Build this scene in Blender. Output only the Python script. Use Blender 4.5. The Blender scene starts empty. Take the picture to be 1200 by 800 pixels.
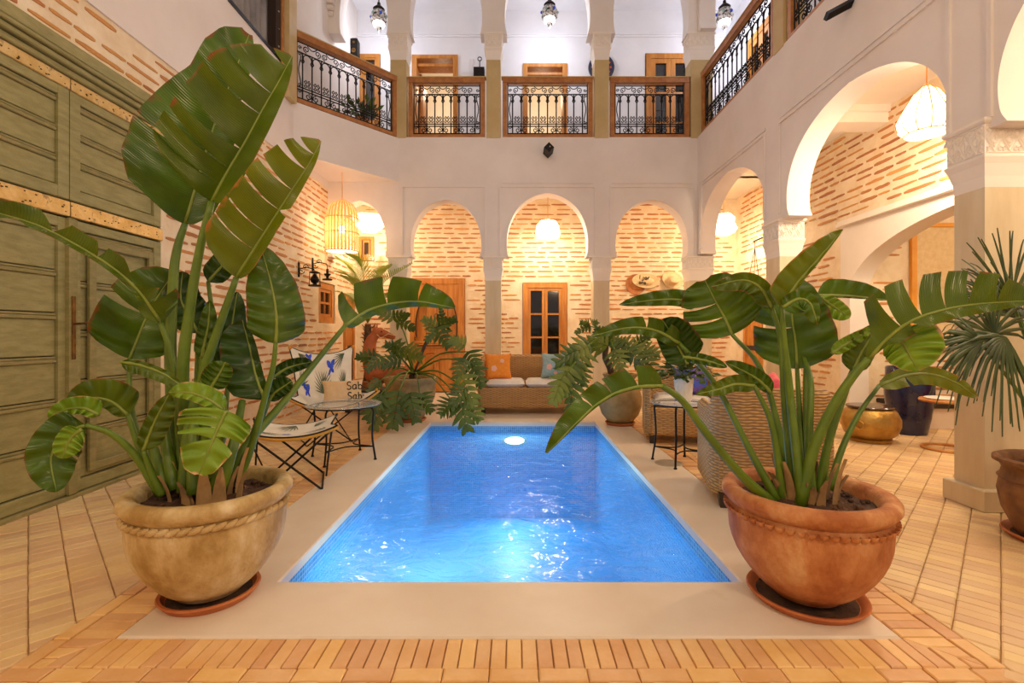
import bpy, bmesh, math, random
from mathutils import Vector, Matrix
from math import pi, sin, cos, radians, atan2, sqrt

scene = bpy.context.scene
COL = scene.collection
RND = random.Random(7)
F, CX, CY, EYE = 570.0, 603.0, 392.0, 1.2

# ------------------------------------------------------------ camera
cam_d = bpy.data.cameras.new('camera'); cam = bpy.data.objects.new('camera', cam_d); COL.objects.link(cam)
cam.location = (0, 0, EYE); cam.rotation_euler = (pi/2, 0, 0)
cam_d.sensor_width = 36.0; cam_d.lens = F/1200*36
cam_d.shift_x = -(CX-600)/1200; cam_d.shift_y = (CY-400)/1200
cam_d.clip_start = 0.05
scene.camera = cam

# ------------------------------------------------------------ light and exposure
scene.view_settings.view_transform = 'Standard'; scene.view_settings.look = 'None'
scene.view_settings.gamma = 1.0; scene.view_settings.use_curve_mapping = False
scene.view_settings.exposure = -0.12
W = bpy.data.worlds.new('dusk_sky'); scene.world = W; W.use_nodes = True
W.node_tree.nodes['Background'].inputs[0].default_value = (1.0, 0.87, 0.80, 1)
W.node_tree.nodes['Background'].inputs[1].default_value = 0.45
WARM = (1.0, 0.82, 0.60); SOFT = (1.0, 0.78, 0.52); COOL = (0.82, 0.87, 1.0)
def area_light(name, loc, rot, sx, sy, power, color):
    d = bpy.data.lights.new(name, 'AREA'); d.shape = 'RECTANGLE'; d.size = sx; d.size_y = sy
    d.energy = power; d.color = color
    o = bpy.data.objects.new(name, d); COL.objects.link(o); o.location = loc; o.rotation_euler = rot
    return o
def point_light(name, loc, power, color, r=0.06):
    d = bpy.data.lights.new(name, 'POINT'); d.energy = power; d.color = color; d.shadow_soft_size = r
    o = bpy.data.objects.new(name, d); COL.objects.link(o); o.location = loc
    return o
# pool lamp under the water, and wall lamps of the terrace behind the viewer
area_light('pool_lamp_light', (0.0, 6.58, -0.55), (radians(78), 0, 0), 0.25, 0.25, 34, (0.62, 0.88, 1.0)).rotation_euler = (radians(-80), 0, 0)
area_light('pool_lamp_light.001', (-0.45, 2.42, -0.5), (radians(80), 0, 0), 0.25, 0.25, 30, (0.62, 0.88, 1.0))
point_light('terrace_lamp_light', (-1.6, -1.2, 3.4), 120, (1.0, 0.71, 0.42), 0.25)
point_light('terrace_lamp_light.001', (1.8, -1.2, 3.4), 215, (1.0, 0.71, 0.42), 0.25)
point_light('upper_wall_lamp_light', (-0.6, 1.2, 6.4), 90, (1.0, 0.80, 0.62), 0.3)

# ------------------------------------------------------------ helpers
def P(px, py, Y):
    return Vector(((px-CX)*Y/F, Y, EYE+(CY-py)*Y/F))
def lin(h):
    h = h.lstrip('#'); c = [int(h[i:i+2], 16)/255 for i in (0, 2, 4)]
    return tuple(x/12.92 if x <= .04045 else ((x+.055)/1.055)**2.4 for x in c)+(1,)
def tag(o, label=None, cat=None, group=None, kind=None):
    if label: o['label'] = label
    if cat: o['category'] = cat
    if group: o['group'] = group
    if kind: o['kind'] = kind
    return o
def thing(name, loc, label, cat, group=None, kind=None, rz=0):
    o = bpy.data.objects.new(name, None); COL.objects.link(o); o.location = loc; o.rotation_euler[2] = rz
    o.empty_display_size = .1
    return tag(o, label, cat, group, kind)
def rootloc(o):
    while o.parent: o = o.parent
    return Vector(o.location)
def link_mesh(name, me, parent=None, loc=None):
    o = bpy.data.objects.new(name, me); COL.objects.link(o)
    if parent is not None: o.parent = parent
    if loc is not None: o.location = loc
    return o
def kids(o): return [c for c in bpy.data.objects if c.parent == o]
def dup(src, loc, rz=None, label=None, chmap=None):
    r = src.copy(); COL.objects.link(r); r.location = loc
    if rz is not None: r.rotation_euler[2] = rz
    if label: r['label'] = label
    for c in CH.get(src.name, []):
        k = c.copy(); COL.objects.link(k); k.parent = r
        for g in CH.get(c.name, []):
            q = g.copy(); COL.objects.link(q); q.parent = k
    return r
CH = {}

class MB:
    def __init__(s): s.v = []; s.f = []; s.uv = None
    def add(s, vs, fs):
        b = len(s.v); s.v += [tuple(v) for v in vs]; s.f += [tuple(i+b for i in f) for f in fs]; return s
    def box(s, x0, x1, y0, y1, z0, z1):
        return s.add([(x0,y0,z0),(x1,y0,z0),(x1,y1,z0),(x0,y1,z0),(x0,y0,z1),(x1,y0,z1),(x1,y1,z1),(x0,y1,z1)],
              [(0,3,2,1),(4,5,6,7),(0,1,5,4),(1,2,6,5),(2,3,7,6),(3,0,4,7)])
    def bbox(s, x0, x1, y0, y1, z0, z1, b=.01):
        # box with bevelled top and bottom rims
        a = [(x0+b,y0+b,z0),(x1-b,y0+b,z0),(x1-b,y1-b,z0),(x0+b,y1-b,z0)]
        c = [(x0,y0,z0+b),(x1,y0,z0+b),(x1,y1,z0+b),(x0,y1,z0+b)]
        d = [(x0,y0,z1-b),(x1,y0,z1-b),(x1,y1,z1-b),(x0,y1,z1-b)]
        e = [(x0+b,y0+b,z1),(x1-b,y0+b,z1),(x1-b,y1-b,z1),(x0+b,y1-b,z1)]
        fs = [(3,2,1,0),(12,13,14,15)]
        for r in range(3):
            for k in range(4): fs.append((r*4+k, r*4+(k+1)%4, r*4+4+(k+1)%4, r*4+4+k))
        return s.add(a+c+d+e, fs)
    def obox(s, c, ax, ay, az):
        c, ax, ay, az = map(Vector, (c, ax, ay, az))
        vs = [c+i*ax+j*ay+k*az for k in (-1,1) for (i,j) in ((-1,-1),(1,-1),(1,1),(-1,1))]
        return s.add(vs, [(0,3,2,1),(4,5,6,7),(0,1,5,4),(1,2,6,5),(2,3,7,6),(3,0,4,7)])
    def bar(s, p, q, w, h, up=(0,0,1)):
        p, q = Vector(p), Vector(q); d = (q-p); L = d.length; d.normalize()
        x = d.cross(Vector(up))
        if x.length < 1e-4: x = d.cross(Vector((1,0,0)))
        x.normalize(); y = x.cross(d)
        return s.obox((p+q)/2, d*L/2, x*w/2, y*h/2)
    def tube(s, pts, r, n=6, closed=False):
        pts = [Vector(p) for p in pts]; m = len(pts)
        rs = r if isinstance(r, (list, tuple)) else [r]*m
        prev = None; vs = []
        for i, p in enumerate(pts):
            if closed: t = pts[(i+1) % m]-pts[i-1]
            else: t = pts[min(i+1, m-1)]-pts[max(i-1, 0)]
            if t.length < 1e-9: t = Vector((0,0,1))
            t.normalize()
            if prev is None:
                a = Vector((0,0,1)) if abs(t.z) < .9 else Vector((1,0,0))
                x = t.cross(a).normalized()
            else:
                x = prev-t*prev.dot(t)
                x = x.normalized() if x.length > 1e-6 else t.orthogonal().normalized()
            prev = x; y = t.cross(x)
            for k in range(n):
                a = 2*pi*k/n; vs.append(p+(x*cos(a)+y*sin(a))*rs[i])
        fs = []
        for i in range(m if closed else m-1):
            j = (i+1) % m
            for k in range(n): fs.append((i*n+k, i*n+(k+1)%n, j*n+(k+1)%n, j*n+k))
        if not closed:
            fs.append(tuple(range(n-1, -1, -1))); fs.append(tuple((m-1)*n+k for k in range(n)))
        return s.add(vs, fs)
    def lathe(s, prof, c=(0,0,0), n=32, close=False, sx=1, sy=1):
        vs = []; fs = []; m = len(prof)
        for (r, z) in prof:
            for k in range(n):
                a = 2*pi*k/n; vs.append((c[0]+r*cos(a)*sx, c[1]+r*sin(a)*sy, c[2]+z))
        for i in range(m-1):
            for k in range(n): fs.append((i*n+k, i*n+(k+1)%n, (i+1)*n+(k+1)%n, (i+1)*n+k))
        if close:
            fs.append(tuple(range(n-1,-1,-1))); fs.append(tuple((m-1)*n+k for k in range(n)))
        return s.add(vs, fs)
    def disc(s, c, r, n=24, nrm=(0,0,1)):
        nrm = Vector(nrm).normalized(); x = nrm.orthogonal().normalized(); y = nrm.cross(x); c = Vector(c)
        return s.add([c+(x*cos(2*pi*k/n)+y*sin(2*pi*k/n))*r for k in range(n)], [tuple(range(n))])
    def prism(s, poly, fn, w0, w1):
        n = len(poly)
        vs = [fn(u, v, w0) for u, v in poly]+[fn(u, v, w1) for u, v in poly]
        fs = [tuple(range(n-1,-1,-1)), tuple(range(n, 2*n))]
        for k in range(n): fs.append((k, (k+1)%n, n+(k+1)%n, n+k))
        return s.add(vs, fs)
    def sphere(s, c, r, n=12, m=8, sz=1.0):
        prof = [(max(1e-4, r*sin(pi*i/m)), -r*sz*cos(pi*i/m)) for i in range(m+1)]
        return s.lathe(prof, c, n)
    def build(s, name, mat, parent=None, smooth=None, label=None, cat=None, group=None, kind=None, fixn=True, loc=None):
        me = bpy.data.meshes.new(name)
        if parent is not None: off = rootloc(parent)
        elif loc is not None: off = Vector(loc)
        elif kind == 'structure': off = Vector((0,0,0))
        else:
            xs = [v[0] for v in s.v]; ys = [v[1] for v in s.v]; zs = [v[2] for v in s.v]
            off = Vector(((min(xs)+max(xs))/2, (min(ys)+max(ys))/2, min(zs)))
        me.from_pydata([tuple(Vector(v)-off) for v in s.v], [], s.f)
        if fixn:
            bm = bmesh.new(); bm.from_mesh(me); bmesh.ops.recalc_face_normals(bm, faces=bm.faces); bm.to_mesh(me); bm.free()
        if s.uv:
            ul = me.uv_layers.new(name='UV')
            for lp in me.loops: ul.data[lp.index].uv = s.uv[lp.vertex_index]
        if smooth is not None:
            me.polygons.foreach_set('use_smooth', [True]*len(me.polygons))
            if smooth < 180: me.set_sharp_from_angle(angle=radians(smooth))
        if isinstance(mat, (list, tuple)):
            for m_ in mat: me.materials.append(m_)
        else: me.materials.append(mat)
        o = link_mesh(name, me, parent, None if parent is not None else off)
        if parent is not None: CH.setdefault(parent.name, []).append(o)
        return tag(o, label, cat, group, kind)

def spline(pts, n):
    pts = [Vector(p) for p in pts]; m = len(pts)-1; out = []
    for i in range(n+1):
        t = i/n*m; k = min(int(t), m-1); u = t-k
        p1, p2 = pts[k], pts[k+1]
        p0 = pts[k-1] if k > 0 else p1*2-p2
        p3 = pts[k+2] if k+2 <= m else p2*2-p1
        out.append(.5*((2*p1)+(p2-p0)*u+(2*p0-5*p1+4*p2-p3)*u*u+(3*p1-p0-3*p2+p3)*u**3))
    return out
def lerp_tab(tab, t):
    for (a, va), (b, vb) in zip(tab, tab[1:]):
        if t <= b: return va+(vb-va)*(t-a)/(b-a+1e-9)
    return tab[-1][1]

# ------------------------------------------------------------ materials
def mat(name, c1, c2=None, scale=8, rough=.6, bump=0, bscale=None, metal=0, detail=5, vary=0, c3=None, stretch=None,
        emit=None, estr=0, trans=0, spec=.5, coord='Object', lo=.35, hi=.65, coat=0, hueisl=False):
    m = bpy.data.materials.new(name); m.use_nodes = True; nt = m.node_tree; N = nt.nodes; L = nt.links
    b = N['Principled BSDF']; b.inputs['Roughness'].default_value = rough; b.inputs['Metallic'].default_value = metal
    b.inputs['Specular IOR Level'].default_value = spec
    if coat: b.inputs['Coat Weight'].default_value = coat
    b.inputs['Base Color'].default_value = lin(c1)
    tc = N.new('ShaderNodeTexCoord'); out = tc.outputs[coord]
    if stretch:
        mp = N.new('ShaderNodeMapping'); mp.inputs['Scale'].default_value = stretch; L.new(out, mp.inputs[0]); out = mp.outputs[0]
    col = None
    if c2:
        nz = N.new('ShaderNodeTexNoise'); nz.inputs['Scale'].default_value = scale; nz.inputs['Detail'].default_value = detail
        nz.inputs['Roughness'].default_value = .6
        L.new(out, nz.inputs['Vector'])
        cr = N.new('ShaderNodeValToRGB'); cr.color_ramp.elements[0].position = lo; cr.color_ramp.elements[1].position = hi
        cr.color_ramp.elements[0].color = lin(c1); cr.color_ramp.elements[1].color = lin(c2)
        if c3:
            e = cr.color_ramp.elements.new(min(.98, hi+.13)); e.color = lin(c3)
        L.new(nz.outputs['Fac'], cr.inputs[0]); col = cr.outputs[0]
    if vary:
        ge = N.new('ShaderNodeNewGeometry'); oi = N.new('ShaderNodeObjectInfo')
        ad = N.new('ShaderNodeMath'); ad.operation = 'ADD'; L.new(ge.outputs['Random Per Island'], ad.inputs[0]); L.new(oi.outputs['Random'], ad.inputs[1])
        fr = N.new('ShaderNodeMath'); fr.operation = 'FRACT'; L.new(ad.outputs[0], fr.inputs[0])
        mr = N.new('ShaderNodeMapRange'); mr.inputs['To Min'].default_value = 1-vary; mr.inputs['To Max'].default_value = 1+vary
        L.new(fr.outputs[0], mr.inputs[0])
        hs = N.new('ShaderNodeHueSaturation'); L.new(mr.outputs[0], hs.inputs['Value'])
        if col: L.new(col, hs.inputs['Color'])
        else: hs.inputs['Color'].default_value = lin(c1)
        if hueisl:
            m2 = N.new('ShaderNodeMapRange'); m2.inputs['To Min'].default_value = .488; m2.inputs['To Max'].default_value = .51
            L.new(fr.outputs[0], m2.inputs[0]); L.new(m2.outputs[0], hs.inputs['Hue'])
        col = hs.outputs[0]
    if col: L.new(col, b.inputs['Base Color'])
    if bump:
        n2 = N.new('ShaderNodeTexNoise'); n2.inputs['Scale'].default_value = bscale or scale*4; n2.inputs['Detail'].default_value = 6
        L.new(out, n2.inputs['Vector'])
        bp = N.new('ShaderNodeBump'); bp.inputs['Strength'].default_value = bump; bp.inputs['Distance'].default_value = .01
        L.new(n2.outputs['Fac'], bp.inputs['Height']); L.new(bp.outputs[0], b.inputs['Normal'])
    if emit:
        b.inputs['Emission Color'].default_value = lin(emit); b.inputs['Emission Strength'].default_value = estr
    if trans:
        tr = N.new('ShaderNodeBsdfTranslucent')
        if col: L.new(col, tr.inputs[0])
        else: tr.inputs[0].default_value = lin(c1)
        mx = N.new('ShaderNodeMixShader'); mx.inputs[0].default_value = trans
        L.new(b.outputs[0], mx.inputs[1]); L.new(tr.outputs[0], mx.inputs[2]); L.new(mx.outputs[0], N['Material Output'].inputs[0])
    return m

def weave_mat(name, c1, c2, rows=70, cols=26, rough=.6, depth=.012):
    m = mat(name, c1, None, rough=rough); nt = m.node_tree; N = nt.nodes; L = nt.links; b = N['Principled BSDF']
    tc = N.new('ShaderNodeTexCoord'); sp = N.new('ShaderNodeSeparateXYZ'); L.new(tc.outputs['Object'], sp.inputs[0])
    def mth(op, a, bb=None):
        q = N.new('ShaderNodeMath'); q.operation = op
        for i, x in enumerate((a, bb)):
            if x is None: continue
            if isinstance(x, (int, float)): q.inputs[i].default_value = x
            else: L.new(x, q.inputs[i])
        return q.outputs[0]
    nz = N.new('ShaderNodeTexNoise'); nz.inputs['Scale'].default_value = 9; L.new(tc.outputs['Object'], nz.inputs['Vector'])
    z = mth('ADD', mth('MULTIPLY', sp.outputs[2], rows), mth('MULTIPLY', nz.outputs['Fac'], 1.4))
    sn_ = N.new('ShaderNodeSeparateXYZ'); L.new(tc.outputs['Normal'], sn_.inputs[0])
    pick = mth('GREATER_THAN', mth('ABSOLUTE', sn_.outputs[0]), mth('ABSOLUTE', sn_.outputs[1]))
    h = mth('ADD', mth('MULTIPLY', sp.outputs[1], pick), mth('MULTIPLY', sp.outputs[0], mth('SUBTRACT', 1.0, pick))); x = mth('MULTIPLY', h, cols)
    par = mth('MULTIPLY', mth('FLOOR', z), pi)
    a = mth('ABSOLUTE', mth('SINE', mth('MULTIPLY', z, pi)))
    c = mth('MULTIPLY_ADD', mth('SINE', mth('ADD', mth('MULTIPLY', x, pi), par)), .5); N[-1].inputs[2].default_value = .5
    hgt = mth('MULTIPLY', a, mth('ADD', mth('MULTIPLY', c, .7), .3))
    cr = N.new('ShaderNodeValToRGB'); cr.color_ramp.elements[0].color = lin(c2); cr.color_ramp.elements[1].color = lin(c1)
    cr.color_ramp.elements[1].position = .55
    mixv = mth('ADD', mth('MULTIPLY', hgt, .75), mth('MULTIPLY', nz.outputs['Fac'], .28))
    L.new(mixv, cr.inputs[0]); L.new(cr.outputs[0], b.inputs['Base Color'])
    bp = N.new('ShaderNodeBump'); bp.inputs['Strength'].default_value = .9; bp.inputs['Distance'].default_value = depth
    L.new(hgt, bp.inputs['Height']); L.new(bp.outputs[0], b.inputs['Normal'])
    return m

def leaf_mat(name, c1, c2, rough=.27, veins=100, trans=.2, rib=None, edge=None):
    m = mat(name, c1, None, rough=rough, trans=0); nt = m.node_tree; N = nt.nodes; L = nt.links; b = N['Principled BSDF']
    tc = N.new('ShaderNodeTexCoord'); uv = N.new('ShaderNodeUVMap'); sp = N.new('ShaderNodeSeparateXYZ'); L.new(uv.outputs[0], sp.inputs[0])
    nz = N.new('ShaderNodeTexNoise'); nz.inputs['Scale'].default_value = 5; L.new(tc.outputs['Object'], nz.inputs['Vector'])
    mu = N.new('ShaderNodeMath'); mu.operation = 'MULTIPLY_ADD'; mu.inputs[1].default_value = veins
    L.new(sp.outputs[0], mu.inputs[0]); L.new(nz.outputs['Fac'], mu.inputs[2])
    sn = N.new('ShaderNodeMath'); sn.operation = 'SINE'
    m6 = N.new('ShaderNodeMath'); m6.operation = 'MULTIPLY'; m6.inputs[1].default_value = 6.283
    L.new(mu.outputs[0], m6.inputs[0]); L.new(m6.outputs[0], sn.inputs[0])
    cr = N.new('ShaderNodeValToRGB'); cr.color_ramp.elements[0].position = .3; cr.color_ramp.elements[1].position = .7
    cr.color_ramp.elements[0].color = lin(c1); cr.color_ramp.elements[1].color = lin(c2)
    ma = N.new('ShaderNodeMath'); ma.operation = 'MULTIPLY_ADD'; ma.inputs[1].default_value = .06
    L.new(sn.outputs[0], ma.inputs[0]); L.new(nz.outputs['Fac'], ma.inputs[2]); L.new(ma.outputs[0], cr.inputs[0])
    col = cr.outputs[0]
    if edge:   # dry brown margin, v runs 0 at the midrib to 1 at the margin, tip dry too
        n2 = N.new('ShaderNodeTexNoise'); n2.inputs['Scale'].default_value = 14; L.new(tc.outputs['Object'], n2.inputs['Vector'])
        e = N.new('ShaderNodeMath'); e.operation = 'MAXIMUM'
        t3 = N.new('ShaderNodeMath'); t3.operation = 'POWER'; t3.inputs[1].default_value = 3.0; L.new(sp.outputs[0], t3.inputs[0])
        L.new(sp.outputs[1], e.inputs[0]); L.new(t3.outputs[0], e.inputs[1])
        ad = N.new('ShaderNodeMath'); ad.operation = 'MULTIPLY_ADD'; ad.inputs[1].default_value = .35
        L.new(n2.outputs['Fac'], ad.inputs[0]); L.new(e.outputs[0], ad.inputs[2])
        mr = N.new('ShaderNodeMapRange'); mr.inputs['From Min'].default_value = 1.12; mr.inputs['From Max'].default_value = 1.2
        L.new(ad.outputs[0], mr.inputs[0])
        mx = N.new('ShaderNodeMix'); mx.data_type = 'RGBA'; L.new(mr.outputs[0], mx.inputs[0]); L.new(col, mx.inputs[6]); mx.inputs[7].default_value = lin(edge)
        col = mx.outputs[2]
    L.new(col, b.inputs['Base Color'])
    bp = N.new('ShaderNodeBump'); bp.inputs['Strength'].default_value = .22; bp.inputs['Distance'].default_value = .004
    L.new(sn.outputs[0], bp.inputs['Height']); L.new(bp.outputs[0], b.inputs['Normal'])
    tr = N.new('ShaderNodeBsdfTranslucent'); L.new(col, tr.inputs[0])
    mx = N.new('ShaderNodeMixShader'); mx.inputs[0].default_value = trans
    L.new(b.outputs[0], mx.inputs[1]); L.new(tr.outputs[0], mx.inputs[2]); L.new(mx.outputs[0], N['Material Output'].inputs[0])
    return m

M = {}
M['plaster'] = mat('white_plaster', 'E4D9D1', 'ECE3DC', 1.2, .8, .08, 6)
M['white_paint'] = mat('white_paint', 'E4E2E4', 'ECEAEC', 1.5, .8, .05, 8)
M['plaster_in'] = mat('gallery_plaster', 'EEE3D7', 'F4EBE0', 1.5, .8, .06, 8)
M['brickwall'] = mat('lime_mortar', 'E6CFA9', 'F3E3C6', 5, .9, .5, 22, detail=8)
M['brick'] = mat('thin_brick', 'C27E46', 'D89C62', 20, .85, .6, 60, vary=.24, hueisl=True)
M['tadelakt'] = mat('tadelakt_pillar', 'D4BF99', 'E0CFAE', 2.2, .55, .12, 5, stretch=(3, 3, .6))
M['upper_pillar'] = mat('ochre_tadelakt', 'C0A56F', 'CCB27F', 3, .6, .05, 6)
M['floor_tile'] = mat('beige_floor_brick', 'DFB880', 'EACB9A', 1.7, .42, .3, 26, vary=.09, c3='D29A56', hueisl=True)
M['floor_border'] = mat('orange_border_brick', 'DFA968', 'EABD84', 5, .42, .3, 34, vary=.12, hueisl=True)
M['mortar'] = mat('floor_mortar', 'C2965C', 'D0A86E', 10, .8, .2, 40)
M['coping'] = mat('pool_coping', 'E0CDB4', 'EADBC6', 1.4, .4, .06, 6, c3='DCBF98', detail=7)
M['ceiling'] = mat('ceiling_plaster', 'EDE2D4', 'F3EADF', 1.2, .85)
M['wood'] = mat('honey_wood', 'B46C26', 'CC8A3C', 3, .45, .1, 20, stretch=(6, 6, .8), detail=7)
M['rail_wood'] = mat('rail_wood', 'A2622A', 'BE7E3A', 4, .42, .1, 20, stretch=(3, 3, 3), detail=7)
M['dark_wood'] = mat('dark_wood', '2A1A10', '3C2817', 5, .5, .1, 18)
M['gap'] = mat('door_gap', '2E1B0C', rough=.8)
M['iron'] = mat('black_iron', '17120F', '241D18', 20, .5, metal=.6)
M['green_door'] = mat('green_paint', '8A8350', 'A29A66', 3, .62, .35, 26, stretch=(2, 2, 9), c3='7A6A3E', detail=8)
M['green_edge'] = mat('worn_green_paint', '86804C', 'A08F5E', 5, .65, .35, 30, stretch=(2, 2, 6), c3='8A5F38', detail=8, lo=.4, hi=.68)
M['brass'] = mat('hammered_brass', 'CDA65A', 'E6C684', 9, .45, .6, 35, metal=.55, c3='5E4022', lo=.3, hi=.60)
M['dark_metal'] = mat('aged_metal', '5A3E1E', '8A6430', 16, .5, .3, 40, metal=.7)
M['glass_dark'] = mat('dark_pane', '15100E', '1D1714', 2, .06, spec=.7)
M['lit_room'] = mat('lit_room_wall', 'F0D29A', rough=.9, emit='FFD9A0', estr=.55)
M['white_cloth'] = mat('cream_cushion', 'E5D9C8', 'EFE6D8', 5, .9, .15, 60)
M['soil'] = mat('dark_soil', '3A2415', '5A3C26', 14, .95, .9, 50)
M['terracotta'] = mat('terracotta', 'A8602E', 'C6824C', 6, .75, .7, 44, c3='DAA874', detail=10, lo=.40, hi=.56, stretch=(1.1, 1.1, .7))
M['saucer'] = mat('orange_terracotta', 'B05E2C', 'C2723C', 8, .7, .2, 30)
M['lime_pot'] = mat('limewashed_clay', 'A88446', 'C9AA72', 6, .7, .7, 44, c3='DECA9E', detail=10, lo=.40, hi=.55, stretch=(1.1, 1.1, .7))
M['brown_pot'] = mat('brown_clay', '6E4726', '94653C', 8, .7, .5, 36, c3='B98E5E', detail=8)
M['grey_pot'] = mat('mossy_clay', '94743F', 'B0905A', 7, .75, .45, 34, c3='77683A', detail=8)
M['wicker'] = weave_mat('woven_wicker', 'D29C5A', '6A4220', 62, 22)
M['seagrass'] = weave_mat('seagrass_weave', 'CC9E60', '5E3C1C', 50, 24)
M['emit_warm'] = mat('lamp_bulb', 'FFFFFF', emit='FFE2B0', estr=26)
M['emit_cool'] = mat('lantern_bulb', 'FFFFFF', emit='FFFAF0', estr=22)
M['rattan'] = mat('pale_rattan', 'D69A56', 'E2AC6A', 12, .6, trans=.22)
M['shade'] = mat('white_lamp_shade', 'FBF3E6', rough=.8, trans=.6, emit='FFE9C8', estr=3.2)
M['silver'] = mat('chased_silver', '3E3A38', 'D8D2C8', 26, .3, .3, 40, metal=.8, lo=.42, hi=.55)
M['lantern_glass'] = mat('frosted_glass', 'F6F2EA', rough=.3, trans=.5, emit='FFFDF6', estr=2.2)
M['navy'] = mat('navy_glaze', '121735', '1C2347', 3, .18, spec=.7)
M['gold'] = mat('hammered_gold', 'A37B36', 'C09A50', 8, .35, .6, 30, metal=.7)
M['lid'] = mat('dark_lid', '3B2418', '4C3020', 5, .2, spec=.7)
M['orange_cloth'] = mat('orange_cloth', 'EE8420', 'F59A36', 30, .85, .3, 90)
M['petal'] = mat('pink_appliqué'.replace('é','e'), 'F3B49A', rough=.9)
M['teal_cloth'] = mat('grey_teal_cloth', '8FA8A4', 'A3B9B3', 26, .85, .3, 90)
M['pink_cloth'] = mat('coral_pink_cloth', 'E2556A', 'F27C74', 9, .9, .4, 40)
M['blue_cloth'] = mat('blue_patterned_cloth', '3550B0', '6A4A92', 9, .9, .3, 60, lo=.45, hi=.55)
M['canvas'] = mat('palm_print_canvas', 'E2D8C4', 'ECE4D2', 9, .9, .15, 70)
M['tan_cloth'] = mat('tan_linen', 'D7B281', 'DEBC8E', 20, .9, .15, 80)
M['ink'] = mat('black_print', '16181A', rough=.9)
M['print_green'] = mat('printed_palm_leaf', '4E5A44', '66705A', 20, .9)
M['print_blue'] = mat('printed_blue_bird', '2C48C8', '4460DA', 10, .9)
M['leather'] = mat('mustard_leather_edge', 'C98A24', rough=.5)
M['clay_horse'] = mat('fired_clay', 'A85428', 'BE6A38', 6, .7, .3, 20)
M['white_ceramic'] = mat('white_ceramic', 'E6DED2', 'EFE8DC', 6, .35)
M['straw'] = mat('woven_straw', 'DEC08C', 'ECD5A8', 22, .8, .4, 60)
M['brown_straw'] = mat('brown_straw', 'A8622E', 'BD7A42', 16, .7, .3, 40)
M['paper'] = mat('mottled_map_paper', 'DDBE8C', 'E8CFA2', 14, .9, c3='C49A62', detail=9)
M['chair_orange'] = mat('orange_upholstery', 'D9541E', 'E2682E', 8, .8)
M['curtain'] = mat('grey_sheer_curtain', '7E7876', 'A19A97', 3, .8)
M['steel'] = mat('drain_cover_steel', 'BFB39C', rough=.4, metal=.5)
LEAFS = [leaf_mat('strelitzia_leaf', '3C5606', '56740C', edge='7A4A22'), leaf_mat('strelitzia_dark_leaf', '264006', '38560A', edge='6A4426'),
         leaf_mat('strelitzia_yellow_leaf', '5C6A08', '788414', edge='B8743A'), leaf_mat('strelitzia_bright_lit_leaf', '6C9018', '88A82A', trans=.1, edge='E0A878'),  # bright green has the light on the front leaf put into its colour
         leaf_mat('strelitzia_olive_leaf', '465A08', '60740F', edge='8E5A2A')]
M['stalk'] = mat('leaf_stalk', '4A6410', '68801C', 5, .4)
M['pale_rib'] = mat('pale_midrib', '76862C', '8C9A40', 5, .4)
M['sheath'] = mat('dry_leaf_sheath', '8A6A42', 'B08A58', 9, .8, .4, 40)
M['philo'] = leaf_mat('philodendron_leaf', '344A06', '546812', rough=.3, veins=20, trans=.12)
M['philo_y'] = leaf_mat('philodendron_light_leaf', '566414', '7A8228', rough=.35, veins=20, trans=.12)
M['palm'] = leaf_mat('palm_blade', '2C3C12', '48581E', rough=.4, veins=3, trans=.1)
M['palm_y'] = leaf_mat('light_palm_blade', '98A83A', 'C2C85A', rough=.45, veins=3, trans=.25)
M['bark'] = mat('palm_bark', '4A3420', '6C4E30', 12, .9, .8, 30)
def water_mat():
    m = bpy.data.materials.new('pool_water'); m.use_nodes = True; nt = m.node_tree; N = nt.nodes; L = nt.links
    N.remove(N['Principled BSDF'])
    tp = N.new('ShaderNodeBsdfTransparent'); tp.inputs[0].default_value = (.66, .92, 1.0, 1)
    gl = N.new('ShaderNodeBsdfGlossy'); gl.inputs['Roughness'].default_value = .06
    fr = N.new('ShaderNodeFresnel'); fr.inputs[0].default_value = 1.33
    tc = N.new('ShaderNodeTexCoord'); n1 = N.new('ShaderNodeTexNoise'); n1.inputs['Scale'].default_value = 5.5; n1.inputs['Detail'].default_value = 3
    n1.inputs['Distortion'].default_value = .8
    L.new(tc.outputs['Object'], n1.inputs['Vector'])
    bp = N.new('ShaderNodeBump'); bp.inputs['Strength'].default_value = .55; bp.inputs['Distance'].default_value = .05
    L.new(n1.outputs['Fac'], bp.inputs['Height'])
    L.new(bp.outputs[0], gl.inputs['Normal']); L.new(bp.outputs[0], fr.inputs['Normal'])
    sc = N.new('ShaderNodeBsdfTranslucent'); sc.inputs[0].default_value = (.34, .74, 1.0, 1); df = N.new('ShaderNodeBsdfDiffuse'); df.inputs[0].default_value = (.16, .50, .86, 1)
    m0 = N.new('ShaderNodeMixShader'); m0.inputs[0].default_value = .5; L.new(sc.outputs[0], m0.inputs[1]); L.new(df.outputs[0], m0.inputs[2])
    m1 = N.new('ShaderNodeMixShader'); m1.inputs[0].default_value = .35; L.new(tp.outputs[0], m1.inputs[1]); L.new(m0.outputs[0], m1.inputs[2])
    mx = N.new('ShaderNodeMixShader'); L.new(fr.outputs[0], mx.inputs[0]); L.new(m1.outputs[0], mx.inputs[1]); L.new(gl.outputs[0], mx.inputs[2])
    L.new(mx.outputs[0], N['Material Output'].inputs[0]); return m
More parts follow.
